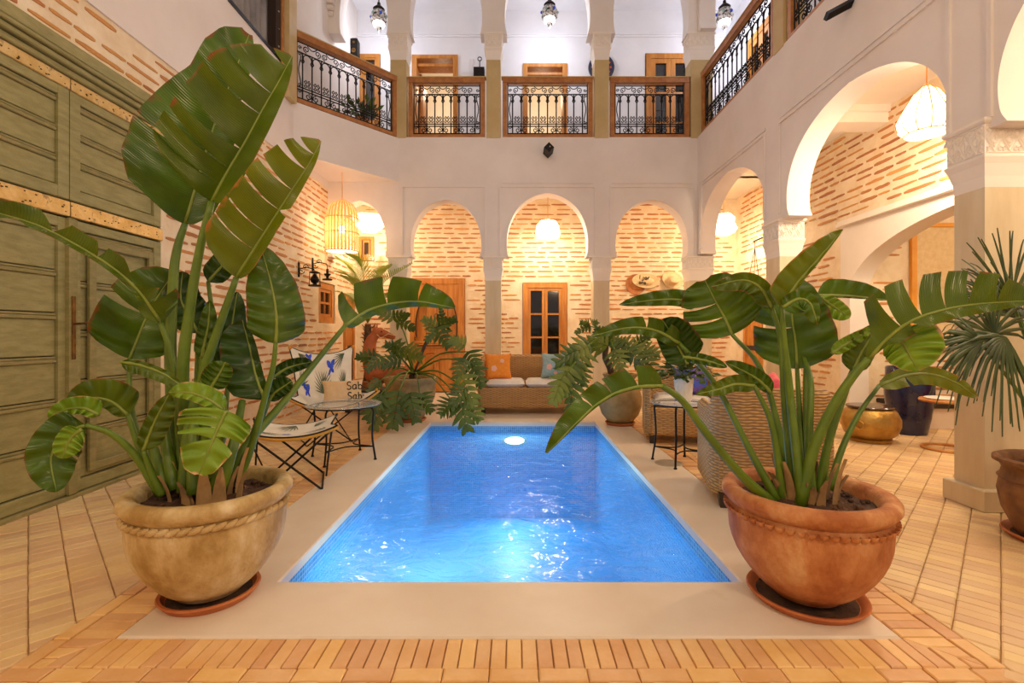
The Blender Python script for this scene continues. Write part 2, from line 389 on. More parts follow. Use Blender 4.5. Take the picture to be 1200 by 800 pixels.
def mosaic_mat(name, c1, c2, grout, size=.028):
    m = mat(name, c1, rough=.25); nt = m.node_tree; N = nt.nodes; L = nt.links; b = N['Principled BSDF']
    tc = N.new('ShaderNodeTexCoord'); sp = N.new('ShaderNodeSeparateXYZ'); L.new(tc.outputs['Object'], sp.inputs[0])
    ad = N.new('ShaderNodeMath'); ad.operation = 'ADD'; L.new(sp.outputs[0], ad.inputs[0]); L.new(sp.outputs[1], ad.inputs[1])
    cb = N.new('ShaderNodeCombineXYZ'); L.new(ad.outputs[0], cb.inputs[0]); L.new(sp.outputs[2], cb.inputs[1])
    br = N.new('ShaderNodeTexBrick'); br.offset = 0; br.inputs['Scale'].default_value = 1; br.inputs['Brick Width'].default_value = size; br.inputs['Row Height'].default_value = size
    br.inputs['Mortar Size'].default_value = .003; br.inputs['Color1'].default_value = lin(c1); br.inputs['Color2'].default_value = lin(c2); br.inputs['Mortar'].default_value = lin(grout)
    L.new(cb.outputs[0], br.inputs['Vector']); L.new(br.outputs['Color'], b.inputs['Base Color'])
    return m
M['water'] = water_mat()
M['mosaic'] = mosaic_mat('blue_mosaic', '3A86C6', '5BA6DC', '8FC4E4')
M['pool_floor'] = mat('blue_pool_floor', '4AA2E0', '5AB0EA', 3, .5)
M['pool_lens'] = mat('pool_lamp_lens', 'FFFFFF', emit='E8F8FF', estr=7)
# ============================================================ STRUCTURE
XL, XR, XO = -3.27, 3.2, 4.59        # left wall, right arcade plane, outer right wall
YA, YB = 8.5, 10.06                  # back arcade plane, back wall
ZU = 4.65                            # parapet top of the upper floor
PX0, PX1, PY0, PY1 = -1.143, 1.097, 2.36, 6.64    # pool opening
CO = .435                            # coping width

ARCH = [(.95,0),(.985,.07),(1.0,.18),(.995,.30),(.96,.44),(.89,.58),(.77,.72),(.60,.84),(.40,.925),(.20,.975),(0,1.0)]
SEGM = [(cos(t*pi/20), sin(t*pi/20)) for t in range(11)]
def arch_curve(a, b, zs, h, n=4, prof=None):
    c, w = (a+b)/2, (b-a)/2
    half = spline([(x, y, 0) for x, y in (prof or ARCH)], len(ARCH)*n)
    L_ = [(c-w*p.x, zs+h*p.y) for p in half]
    R_ = [(c+w*p.x, zs+h*p.y) for p in half]
    return L_, R_                    # each runs from the spring to the crown
def arcade(mb, fn, bays, zs, z1, w0, w1, prof=None):
    # bays: (u0, u1, a, b, h): wall piece u0..u1 above the spring with an arch a..b cut out
    for (u0, u1, a, b, h) in bays:
        Lc, Rc = arch_curve(a, b, zs, h, 4, prof); c = (a+b)/2
        for crv, ue in ((Lc, u0), (Rc, u1)):
            n = len(crv); vs = []; fs = []
            for w in (w0, w1):
                for (u, z) in crv: vs.append(fn(u, z, w))
                for (u, z) in crv: vs.append(fn(ue, z, w))
                vs += [fn(c, z1, w), fn(ue, z1, w)]
            m = 2*n+2
            for k in range(n-1):
                for o_ in (0, m): fs.append((o_+k, o_+k+1, o_+n+k+1, o_+n+k))
                fs.append((k, k+1, m+k+1, m+k))                  # intrados
                fs.append((n+k, n+k+1, m+n+k+1, m+n+k))
            for o_ in (0, m): fs.append((o_+n-1, o_+2*n, o_+2*n+1, o_+2*n-1))
            fs.append((0, n, m+n, m)); fs.append((2*n, 2*n+1, m+2*n+1, m+2*n)); fs.append((2*n-1, 2*n+1, m+2*n+1, m+2*n-1))
            mb.add(vs, fs)

# ---- floor
fl = MB(); Z0 = -.012
X0F, X1F, Y0F, Y1F = XL-.3, 7.8, -3.0, YB+.3
cx0, cx1, cy0, cy1 = PX0-.03, PX1+.03, PY0-.03, PY1+.03
for (a, b, c, d) in ((X0F, cx0, Y0F, Y1F), (cx1, X1F, Y0F, Y1F), (cx0, cx1, Y0F, cy0), (cx0, cx1, cy1, Y1F)):
    fl.box(a, b, c, d, Z0-.1, Z0)
floor = fl.build('floor', M['mortar'], kind='structure')
# coping ring
cp = MB(); ox0, ox1, oy0, oy1 = PX0-CO, PX1+CO, PY0-CO, PY1+.62
def ring(mb, o, i, z0, z1, b=.008):
    (ax, bx, ay, by), (cx_, dx, cy_, dy) = o, i
    O = [(ax,ay),(bx,ay),(bx,by),(ax,by)]; I = [(cx_,cy_),(dx,cy_),(dx,dy),(cx_,dy)]
    lo = [(x+(b if k in (0,3) else -b), y+(b if k in (0,1) else -b)) for k,(x,y) in enumerate(O)]
    li = [(x-(b if k in (0,3) else -b), y-(b if k in (0,1) else -b)) for k,(x,y) in enumerate(I)]
    vs = [(x,y,z0) for x,y in O]+[(x,y,z1-b) for x,y in O]+[(x,y,z1) for x,y in lo]+[(x,y,z1) for x,y in li]+[(x,y,z1-b) for x,y in I]+[(x,y,z0) for x,y in I]
    fs = []
    for r in range(5):
        for k in range(4): fs.append((r*4+k, r*4+(k+1)%4, r*4+4+(k+1)%4, r*4+4+k))
    mb.add(vs, fs)
ring(cp, (ox0, ox1, oy0, oy1), (PX0, PX1, PY0, PY1), -.05, .004)
cp.build('trim_1', M['coping'], kind='structure')
# smooth plaster floor strip behind the pool and in front of the back wall
cp = MB(); cp.bbox(ox0-.24, ox1+.24, oy1+.004, YB, -.05, .002, .004); cp.build('trim_2', M['coping'], kind='structure')

# bricks: soldier course and stretcher course round the coping, then diagonal paving
def prism_brick(poly, z0, z1, b=.004):
    # convex polygon (ccw), chamfered top
    c = Vector((sum(p[0] for p in poly)/len(poly), sum(p[1] for p in poly)/len(poly)))
    n = len(poly); vs = [(x, y, z0) for x, y in poly]+[(x, y, z1-b) for x, y in poly]
    for x, y in poly:
        d = c-Vector((x, y)); L_ = max(d.length, 1e-6); k = min(b*1.6/L_, .4); vs.append((x+d.x*k, y+d.y*k, z1))
    fs = [tuple(range(2*n, 3*n))]
    for r in range(2):
        for k in range(n): fs.append((r*n+k, r*n+(k+1)%n, r*n+n+(k+1)%n, r*n+n+k))
    return vs, fs
def clip(poly, a, b, c):   # keep a*x+b*y <= c
    out = []
    for i in range(len(poly)):
        p, q = poly[i-1], poly[i]; dp, dq = a*p[0]+b*p[1]-c, a*q[0]+b*q[1]-c
        if (dp <= 0) != (dq <= 0):
            t = dp/(dp-dq); out.append((p[0]+(q[0]-p[0])*t, p[1]+(q[1]-p[1])*t))
        if dq <= 0: out.append(q)
    return out
def area(poly): return abs(sum(poly[i-1][0]*poly[i][1]-poly[i][0]*poly[i-1][1] for i in range(len(poly))))/2
border = []; field = []
R1_, R2_ = .168, .064        # soldier length, stretcher width
bx0, bx1, by0 = ox0-R1_-.006, ox1+R1_+.006, oy0-R1_-.006
fx0, fx1, fy0 = bx0-R2_-.004, bx1+R2_+.004, by0-R2_-.004
G_ = .0042
def jit(): return RND.uniform(-.0012, .0012)
def rect(a, b, c, d): return [(a, c), (b, c), (b, d), (a, d)]
x = bx0
while x < bx1:                                   # front soldier course, mitred corners
    w = .058+RND.uniform(-.003, .003); p = rect(x+G_/2, min(x+w-G_/2, bx1), by0+.002, oy0-.004)
    p = clip(p, -1, 1, -ox0+oy0) if x < ox0 else p
    p = clip(p, 1, 1, ox1+oy0) if x+w > ox1 else p
    if len(p) > 2 and area(p) > 4e-4: border.append(p)
    x += w
x = fx0
while x < fx1:
    w = .172+RND.uniform(-.008, .008); border.append(rect(x+G_/2, min(x+w-G_/2, fx1), fy0+.002, by0-.003)); x += w
for side in (0, 1):                              # side courses
    y = by0
    while y < 7.3:
        w = .058+RND.uniform(-.003, .003)
        if side == 0: p = rect(bx0+.002, ox0-.004, y+G_/2, y+w-G_/2); p = clip(p, 1, -1, ox0-oy0)
        else: p = rect(ox1+.004, bx1-.002, y+G_/2, y+w-G_/2); p = clip(p, -1, -1, -ox1-oy0)
        if len(p) > 2 and area(p) > 4e-4: border.append(p)
        y += w
    y = by0
    while y < 7.3:
        w = .172+RND.uniform(-.008, .008)
        border.append(rect(fx0+.002, bx0-.003, y+G_/2, y+w-G_/2) if side == 0 else rect(bx1+.003, fx1-.002, y+G_/2, y+w-G_/2)); y += w
S2 = sqrt(.5)
def diag_field(sgn, keep):
    # strips run along (sgn, 1)/sqrt2; bricks lie across them
    Wd, Bw = .142, .071
    for i in range(-70, 90):
        v0 = i*Wd; off = RND.uniform(0, Bw)
        for j in range(-40, 190):
            u0 = j*Bw+off; um, vm = u0+Bw/2, v0+Wd/2
            mx_, my_ = sgn*um*S2+sgn*vm*S2, um*S2-vm*S2
            if not keep(mx_, my_, 0.15): continue
            q = []
            for (uu, vv) in ((u0+G_/2, v0+G_/2), (u0+Bw-G_/2, v0+G_/2), (u0+Bw-G_/2, v0+Wd-G_/2), (u0+G_/2, v0+Wd-G_/2)):
                q.append((sgn*uu*S2+sgn*vv*S2+jit(), uu*S2-vv*S2+jit()))
            if sgn < 0: q = q[::-1]
            q = keep(mx_, my_, 0, q)
            if q and len(q) > 2 and area(q) > 6e-4: field.append(q)
def keepL(x, y, m, q=None):
    if q is None: return XL-.05 < x < .1 and .55 < y < YB and (x < fx0+m or y < fy0+m)
    q = clip(q, 1, 0, -.002)
    if y > fy0: q = clip(q, 1, 0, fx0-.003)
    elif x > fx0: q = clip(q, 0, 1, fy0-.003)
    return q
def keepR(x, y, m, q=None):
    if q is None: return -.1 < x < 5.6 and .55 < y < YB and (x > fx1-m or y < fy0+m) and (x < 4.55 or y < 6.7)
    q = clip(q, -1, 0, -.002)
    if y > fy0: q = clip(q, -1, 0, -fx1-.003)
    elif x < fx1: q = clip(q, 0, 1, fy0-.003)
    return q
diag_field(-1, keepL); diag_field(1, keepR)
def lay(polys, name, material, nmax, seed):
    def score(p):
        x = sum(q[0] for q in p)/len(p); y = sum(q[1] for q in p)/len(p)
        px = CX+F*x/y; py = CY+F*EYE/y
        vis = -5 < px < 1205 and py < 803
        for (ax, ay, r) in ((-1.40, 2.24, .33), (1.33, 2.21, .34)):      # behind the two big pots
            if (x-ax)**2+(y-ay)**2 < .22**2: vis = False
        return (0 if vis else 1, y)
    polys = sorted(polys, key=score); rest = MB()
    for i, p in enumerate(polys):
        dz = RND.uniform(-.0015, .0015)
        vs, fs = prism_brick(p, -.03, .002+dz)
        if i < nmax:
            mb = MB(); mb.add(vs, fs); mb.build(name, material, parent=floor, fixn=False)
        else: rest.add(vs, fs)
    if rest.v: rest.build(name+'_field', material, parent=floor, kind='stuff', fixn=False)
lay(border, 'border_brick', M['floor_border'], 230, 1)
lay(field, 'paving_brick', M['floor_tile'], 290, 2)

# ---- brick walls: lime mortar sheet with thin bricks standing proud
def brick_mesh(seed):
    r = random.Random(seed); n = 7; top = []; bot = []
    for k in range(n):
        u = -.5+k/(n-1); e = 1-abs(2*u)**8*.45
        top.append((u, .5*e*r.uniform(.72, 1.05))); bot.append((u, -.5*e*r.uniform(.72, 1.05)))
    poly = bot+top[::-1]; N_ = len(poly)
    vs = [(a, 0, b) for a, b in poly]+[(a*.985, -1, b*.86) for a, b in poly]
    fs = [tuple(range(N_, 2*N_))]+[(k, (k+1) % N_, N_+(k+1) % N_, N_+k) for k in range(N_)]
    me = bpy.data.meshes.new('thin_brick'); me.from_pydata(vs, [], fs); me.materials.append(M['brick']); return me
BRICKS = [brick_mesh(i) for i in range(14)]
def brick_wall(wall, fn_loc, rz, u0, u1, z0, z1, holes, nmax, pitch=.098, seed=3, near=None, sign=1):
    r = random.Random(seed); items = []
    z = z0+pitch*.6; row = 0
    while z < z1-.03:
        u = u0+r.uniform(.02, .3)
        while u < u1-.1:
            L_ = r.choice((.2, .26, .3, .36))*r.uniform(.8, 1.25); h = r.uniform(.026, .048); zz = z+r.uniform(-.009, .009)
            if u+L_ > u1-.02: break
            bad = False
            for (a, b, c, d) in holes:
                if u+L_ > a-.02 and u < b+.02 and zz+h/2 > c-.015 and zz-h/2 < d+.015: bad = True
            if not bad and r.random() > .05: items.append((u+L_/2, zz, L_, h, r.uniform(-.012, .012)))
            u += L_+r.uniform(.015, .07)
        z += pitch; row += 1
    items.sort(key=lambda t: near(t[0], t[1])); rest = MB()
    for i, (u, zz, L_, h, tl) in enumerate(items):
        me = BRICKS[r.randrange(len(BRICKS))]
        mtx = Matrix.Translation(fn_loc(u, zz)) @ Matrix.Rotation(rz, 4, 'Z') @ Matrix.Rotation(tl, 4, 'Y') @ Matrix.Diagonal((L_, .007, h, 1))
        if i < nmax:
            o = link_mesh('thin_brick', me, wall); o.matrix_local = mtx
        else:
            rest.add([mtx @ v.co for v in me.vertices], [tuple(p.vertices) for p in me.polygons])
    if rest.v: rest.build('thin_brick_field', M['brick'], parent=wall, kind='stuff', fixn=False)
def wall_with_holes(mb, fn, u0, u1, z0, z1, holes, w0, w1):
    us = sorted(set([u0, u1]+[h[0] for h in holes]+[h[1] for h in holes])); zs = sorted(set([z0, z1]+[h[2] for h in holes]+[h[3] for h in holes]))
    for a, b in zip(us, us[1:]):
        for c, d in zip(zs, zs[1:]):
            um, zm = (a+b)/2, (c+d)/2
            if any(h[0] < um < h[1] and h[2] < zm < h[3] for h in holes): continue
            mb.prism([(a, c), (b, c), (b, d), (a, d)], fn, w0, w1)

# back wall (lower, brick)
def backfn(u, z, w): return (u, YB+w, z)
hb = [(-2.21, -1.02, 0, 2.37), (.16, 1.09, .5, 2.28), (-3.22, -2.90, 2.72, 3.23)]
mb = MB(); wall_with_holes(mb, backfn, XL-.3, XO+.3, -.02, 4.6, hb, 0, .3)
wall_back = mb.build('wall_back', M['brickwall'], kind='structure')
def behind_back(u, z):
    px = CX+F*u/YB; py = CY-F*(z-EYE)/YB
    d = 0
    if 560 < px < 572 or 590 > px > 566 or 695 < px < 717: d = 500
    if py > 470 or py < 228: d = 900
    return d+abs(u-.2)*10-z
brick_wall(wall_back, lambda u, z: Vector((u, YB, z)), 0, XL, XO, 0, 4.0, hb, 300, .098, 3, behind_back)
# upper back wall, white, with its openings
hu = [(-2.12, -1.17, ZU-.05, 6.98), (.17, 1.09, ZU-.05, 6.80), (2.70, 3.75, ZU+.1, 7.02), (-3.20, -2.77, ZU+.85, 7.0)]
mb = MB(); wall_with_holes(mb, backfn, XL-.3, XO+.3, 4.6, 9.0, hu, 0, .3)
mb.build('wall_upper_back', M['white_paint'], kind='structure')

# left wall: brick below, white plaster above, with the window
def leftfn(u, z, w): return (XL-w, u, z)
hl = [(2.60, 4.49, 0, 3.06), (8.12, 8.86, 1.40, 2.10)]
mb = MB(); wall_with_holes(mb, leftfn, -2.5, YB, -.02, 3.74, hl, 0, .3)
wall_left = mb.build('wall_left', M['brickwall'], kind='structure')
brick_wall(wall_left, lambda u, z: Vector((XL, u, z)), pi/2, 2.2, YB, 0, 3.72, [(2.55, 4.50, 0, 3.33)]+[(8.05, 8.92, 1.34, 2.16)]+[(9.25, 9.85, 0, 2.0)], 300, .098, 5,
           lambda u, z: u+(6 if (u > 4.5 and z < .9) or u < 3.3 else 0))
hlu = [(5.2, 6.72, 5.02, 7.4)]
mb = MB(); wall_with_holes(mb, leftfn, -2.5, YB, 3.74, 9.6, hlu, -.02, .3)
mb.build('wall_upper_left', M['plaster'], kind='structure')

# outer right wall of the gallery with its low wide arch
def rightfn(u, z, w): return (XO+w, u, z)
mb = MB(); arcade(mb, rightfn, [(2.0, 6.85, 2.4, 6.66, .80)], 1.78, 4.4, 0, .26, SEGM)
mb.box(XO, XO+.26, 6.66, 6.85, -.02, 1.78)
mb.box(XO, XO+.26, .5, 2.2, -.02, 4.4); mb.box(XO, XO+.26, 2.0, 2.4, -.02, 1.78)
mb.build('trim_3', M['plaster_in'], kind='structure')
mb = MB(); mb.box(XO, XO+.26, 6.85, YB, -.02, 4.4); mb.box(XO-.012, XO, 2.0, 6.85, 2.78, 4.4)
wall_right = mb.build('wall_right', M['brickwall'], kind='structure')
mb = MB(); mb.box(XO-.075, XO, 2.0, 6.85, 2.70, 2.745); mb.box(XO-.05, XO, 2.0, 6.85, 2.745, 2.78); mb.build('trim_4', M['plaster_in'], kind='structure')
brick_wall(wall_right, lambda u, z: Vector((XO, u, z)), -pi/2, 6.9, YB, 0, 2.7, [(8.95, 9.68, 0, 2.02)], 90, .098, 9, lambda u, z: u-z)
brick_wall(wall_right, lambda u, z: Vector((XO-.012, u, z)), -pi/2, 3.0, YB, 2.80, 4.0, [], 205, .098, 19, lambda u, z: abs(u-5.5))
# alcove behind the low arch
mb = MB(); mb.box(XO+.26, 7.6, 6.74, 6.95, -.02, 3.6)
wall_alcove = mb.build('wall_alcove', M['brickwall'], kind='structure')
brick_wall(wall_alcove, lambda u, z: Vector((u, 6.74, z)), 0, XO+.3, 7.4, 0, 3.3, [(5.40, 6.70, .92, 2.78)], 150, .098, 13, lambda u, z: u)
mb = MB(); mb.box(7.5, 7.7, 1.5, 6.9, -.02, 3.6); mb.build('wall_alcove_side', M['brickwall'], kind='structure')
mb = MB(); mb.box(XO+.26, 7.6, 1.5, 6.9, 3.3, 3.45); mb.build('ceiling_alcove', M['ceiling'], kind='structure')
mb = MB(); mb.box(XO, XO+.2, 1.0, YB, 4.4, 9.0); mb.build('wall_upper_right', M['white_paint'], kind='structure')

# court arcades
def bfn(u, z, w): return (u, YA+w, z)
def rfn(u, z, w): return (XR+w, u, z)
SP = 2.56
mb = MB()
arcade(mb, bfn, [(XL, -2.03, -3.20, -2.24, .98), (-2.03, -.373, -1.815, -.585, 1.0), (-.373, 1.521, -.135, 1.285, 1.12), (1.521, 3.2, 1.765, 3.03, 1.0)], SP, ZU, 0, .28)
mb.box(3.2, 3.48, YA, YA+.28, SP, ZU)
mb.build('wall_court_back', M['plaster'], kind='structure')
mb = MB()
arcade(mb, rfn, [(6.03, YA-.001, 6.22, 8.40, 1.05), (3.42, 6.03, 3.58, 5.72, 1.02), (.3, 3.42, .8, 3.22, 1.12)], SP+.03, ZU, 0, .27)
mb.build('wall_court_right', M['plaster'], kind='structure')
# upper arcades
mb = MB(); SU = 6.46
arcade(mb, bfn, [(XL, -2.03, -3.06, -2.22, 1.2), (-2.03, -.373, -1.83, -.57, 1.45), (-.373, 1.521, -.17, 1.32, 1.5), (1.521, 3.2, 1.73, 3.04, 1.45)], SU, 9.2, 0, .28)
mb.box(3.2, 3.48, YA, YA+.28, SU, 9.2)
mb.build('wall_upper_court_back', M['plaster'], kind='structure')
mb = MB(); arcade(mb, rfn, [(6.03, YA-.001, 6.26, 8.40, 1.45), (3.42, 6.03, 3.65, 5.8, 1.5), (.3, 3.42, .6, 3.2, 1.5)], SU, 9.2, 0, .27)
mb.build('wall_upper_court_right', M['plaster'], kind='structure')

# slabs / ceilings
mb = MB(); mb.box(XL, XO, YA+.1, YB, 4.0, 4.5); mb.box(XR+.1, XO, .8, YA+.2, 4.0, 4.5); mb.build('ceiling', M['ceiling'], kind='structure')
mb = MB(); mb.box(XL, XO, YA+.1, YB, 7.9, 8.1); mb.box(XR+.1, XO, .8, YA+.2, 7.9, 8.1); mb.build('ceiling_upper', M['white_paint'], kind='structure')
# triangular corner terrace on the left, its white parapet runs across the corner
A_ = Vector((XL, 7.12, 0)); B_ = Vector((-2.02, YA, 0))
mb = MB(); mb.prism([(A_.x, A_.y), (B_.x, B_.y), (XL, YA)], lambda u, v, w: (u, v, w), 3.87, ZU-.02)
mb.build('wall_corner_terrace', M['plaster'], kind='structure')
# beam across the right gallery and a cornice
mb = MB(); mb.box(XR+.25, XO, 5.95, 6.25, 3.80, 4.0); mb.box(XR+.25, XO, 5.91, 5.95, 3.92, 4.0); mb.build('trim_5', M['plaster_in'], kind='structure')
mb = MB(); mb.box(XL, XO, YB-.05, YB, 7.38, 7.43); mb.box(XL, XO, YB-.03, YB, 7.34, 7.38); mb.build('trim_6', M['white_paint'], kind='structure')
# raised plaster frames round the arches and the string course
mb = MB()
def bframe(x0, x1, z1, z0):
    mb.box(x0, x1, YA-.02, YA, z1-.03, z1); mb.box(x0, x0+.03, YA-.02, YA, z0, z1-.03); mb.box(x1-.03, x1, YA-.02, YA, z0, z1-.03)
bframe(-1.98, -.50, 3.80, 2.6); bframe(-.27, 1.42, 3.80, 2.6); bframe(1.66, 3.16, 3.80, 2.6)
mb.box(-.22, 1.37, YA-.012, YA, 3.84, 3.865); mb.box(1.70, 3.12, YA-.012, YA, 3.84, 3.865)
mb.build('trim_7', M['plaster'], kind='structure')
mb = MB()
for (a, b) in ((.5, 3.28), (3.56, 5.88), (6.2, 8.3)):
    mb.box(XR-.02, XR, a, b, 3.74, 3.77); mb.box(XR-.012, XR, a, b, 3.80, 3.83)
    mb.box(XR-.02, XR, a, a+.03, 2.66, 3.74); mb.box(XR-.02, XR, b-.03, b, 2.66, 3.74)
mb.build('trim_8', M['plaster'], kind='structure')

# ---- pillars
def pillar(x0, x1, y0, y1, zb, zc0, zc1, label, group, shaft_mat, base=False, out=.035, carve=True, ext=False):
    cx_, cy_ = (x0+x1)/2, (y0+y1)/2
    t = thing('pillar', (cx_, cy_, zb), label, 'pillar', group)
    s = MB(); s.bbox(x0, x1, y0, y1, zb, zc0+.005, .012)
    s.build('shaft', shaft_mat, t)
    c = MB(); o = out; h = zc1-zc0
    # flared throat, carved block, stepped top
    prof = [(-.002, -.22), (.006, -.12), (o*.6, -.04), (o, 0), (o, .05*h), (o*.7, .07*h), (o*.7, .86*h), (o, .88*h), (o*1.25, .93*h), (o*1.25, h)]
    vs = []; fs = []
    for (e, z) in prof: vs += [(x0-e, y0-e, zc0+z), (x1+e, y0-e, zc0+z), (x1+e, y1+e, zc0+z), (x0-e, y1+e, zc0+z)]
    for r in range(len(prof)-1):
        for k in range(4): fs.append((r*4+k, r*4+(k+1)%4, r*4+4+(k+1)%4, r*4+4+k))
    fs += [(3,2,1,0), tuple(range((len(prof)-1)*4, len(prof)*4))]
    c.add(vs, fs); cap = c.build('capital', M['plaster_in'], t)
    if carve:
        k = MB(); e = o*.7+.001; zA, zB = zc0+.12*h, zc0+.82*h; H_ = zB-zA
        for face in (0, 1):
            a0, a1 = (x0-e*.6, x1+e*.6) if face == 0 else (y0-e*.6, y1+e*.6)
            q = (lambda a, z, d: (a, y0-e-d, z)) if face == 0 else (lambda a, z, d: (x0-e-d, a, z))
            n = max(2, round((a1-a0)/(H_*.55))); st = (a1-a0)/n; r = .0075
            for i in range(n):
                am = a0+st*(i+.5)
                for rr in (.5, .3):
                    k.tube([q(am-st*rr, zA+H_*.5, 0), q(am, zA+H_*(.5+rr), 0), q(am+st*rr, zA+H_*.5, 0), q(am, zA+H_*(.5-rr), 0)], r, 4, True)
                k.tube([q(am+.16*st*cos(2*pi*j/8), zA+H_*.5+.16*H_*sin(2*pi*j/8), 0) for j in range(8)], r, 4, True)
                for (sx_, sz_) in ((-1,-1),(1,-1),(1,1),(-1,1)):
                    k.tube([q(am+sx_*st*(.36+.1*cos(j*1.2)), zA+H_*(.5+sz_*(.36+.1*sin(j*1.2))), 0) for j in range(6)], r*.9, 4)
            k.tube([q(a0, zA, 0), q(a1, zA, 0)], r, 4); k.tube([q(a0, zB, 0), q(a1, zB, 0)], r, 4)
        k.build('carved_panel', M['plaster_in'], cap)
    if base:
        b = MB(); b.bbox(x0-.045, x1+.045, y0-.045, y1+.045, zb, zb+.15, .008); b.build('plinth', M['tadelakt'], t)
    return t
GP = 'lower arcade pillars'
pillar(-2.18, -1.89, YA, YA+.28, 0, 2.34, SP, 'tan pillar with white capital left of the carved wooden door', GP, M['tadelakt'])
pillar(-.515, -.235, YA, YA+.28, 0, 2.34, SP, 'slim tan pillar behind the left arm of the wicker loveseat', GP, M['tadelakt'])
pillar(1.38, 1.66, YA, YA+.28, 0, 2.34, SP, 'slim tan pillar between the paned window and the straw hats', GP, M['tadelakt'])
pillar(3.06, 3.44, YA-.02, YA+.3, 0, 2.34, SP, 'tan corner pillar where the back arcade meets the right arcade', GP, M['tadelakt'])
pillar(XR, XR+.26, 5.87, 6.19, 0, 2.34, SP+.03, 'pillar with carved white capital behind the right banana plant, beside the large arch', GP, M['tadelakt'], True)
pillar(XR, XR+.28, 3.31, 3.54, 0, 2.40, SP+.10, 'large nearest pillar at right with wide carved capital and square plinth', GP, M['tadelakt'], True, .04)
GU = 'upper gallery pillars'
for (x0, x1, lab) in ((-2.17, -1.89, 'upper floor ochre pillar at the end of the slanting railing'), (-.495, -.245, 'upper floor ochre pillar right of the open upper doorway'),
                      (1.40, 1.65, 'upper floor ochre pillar in front of the dark round wall plate'), (3.08, 3.46, 'upper floor ochre corner pillar beside the dark paned upper door')):
    pillar(x0, x1, YA-.01, YA+.27, ZU-.02, 6.19, SU, lab, GU, M['upper_pillar'])
pillar(XR-.01, XR+.25, 5.78, 6.0, ZU-.02, 6.19, SU, 'upper floor ochre pillar on the right between two scrollwork railings', GU, M['upper_pillar'])
# plain post at the left end of the slanting railing
mb = MB(); mb.bbox(XL+.021, XL+.10, 6.85, 7.08, ZU-.1, 8.6, .01)
mb.build('terrace_post', M['upper_pillar'], label='plain ochre post on the upper left wall beside the curtained window', cat='pillar')
# corbel over the corner terrace
mb = MB(); c = P(382, 8, 8.42)
for k in range(4): mb.bbox(c.x-.14+k*.012, c.x+.14-k*.012, 8.34+k*.04, YA, c.z-.12+(3-k)*.09, c.z-.04+(3-k)*.09, .01)
mb.build('corbel', M['plaster'], label='stepped white plaster corbel over the corner terrace', cat='corbel')

# ---- swimming pool
pool = thing('swimming_pool', (0, 4.5, -1.3), 'rectangular pool with blue mosaic rim set in the courtyard floor', 'swimming pool')
mb = MB()
mb.box(PX0-.02, PX1+.02, PY0-.02, PY1+.02, -1.32, -1.3)
mb.build('basin_floor', M['pool_floor'], pool)
mb = MB()
for (a, b, c, d) in ((PX0-.028, PX0, PY0-.028, PY1+.028), (PX1, PX1+.028, PY0-.028, PY1+.028), (PX0, PX1, PY0-.028, PY0), (PX0, PX1, PY1, PY1+.028)):
    mb.box(a, b, c, d, -1.3, -.052)
mb.build('basin_wall', M['mosaic'], pool)
lm = MB(); lm.lathe([(.09, 0), (.12, .0), (.12, .03), (.09, .035)], (0, 0, 0), 24)
lm.v = [(x*1.5, PY1-z, y*.62-.24) for x, y, z in lm.v]; fx_ = lm.build('lamp_ring', M['steel'], pool)
lm = MB(); lm.disc((0, PY1-.02, 0), .09, 24, (0, -1, 0)); lm.v = [(x*1.5, y, z*.62-.24) for x, y, z in lm.v]; lm.build('lamp_lens', M['pool_lens'], fx_)
# water surface: real ripples
nx, ny = 60, 110; vs = []; fs = []
from mathutils import noise as mnoise
for j in range(ny+1):
    for i in range(nx+1):
        x = PX0+(PX1-PX0)*i/nx; y = PY0+(PY1-PY0)*j/ny
        e = min(1, 6*min(x-PX0, PX1-x, y-PY0, PY1-y)+.1)
        z = e*(.006*mnoise.noise((x*3, y*3, 0))+.003*mnoise.noise((x*9, y*9, 4)))
        vs.append((x, y, -.125+z))
for j in range(ny):
    for i in range(nx): a = j*(nx+1)+i; fs.append((a, a+1, a+nx+2, a+nx+1))
mb = MB(); mb.add(vs, fs); mb.build('pool_water', M['water'], smooth=180, label='clear rippled blue water filling the swimming pool', cat='water', fixn=False)
mb = MB(); q = Vector(((783-CX)*4.55/F, 4.55, .004)); mb.lathe([(.001, .004), (.10, .004), (.105, .003), (.105, .006), (.125, .006), (.13, 0)], q, 28)
mb.v = [(x-.0, y-.03, z) for x, y, z in mb.v]
mb.build('drain_cover', M['steel'], smooth=40, label='round pale drain cover in the paving under the glass side table', cat='drain cover')
# ============================================================ DOORS, WINDOWS, RAILINGS
def structure(name, loc): 
    o = bpy.data.objects.new(name, None); COL.objects.link(o); o.location = loc; o['kind'] = 'structure'; o.empty_display_size = .1; return o
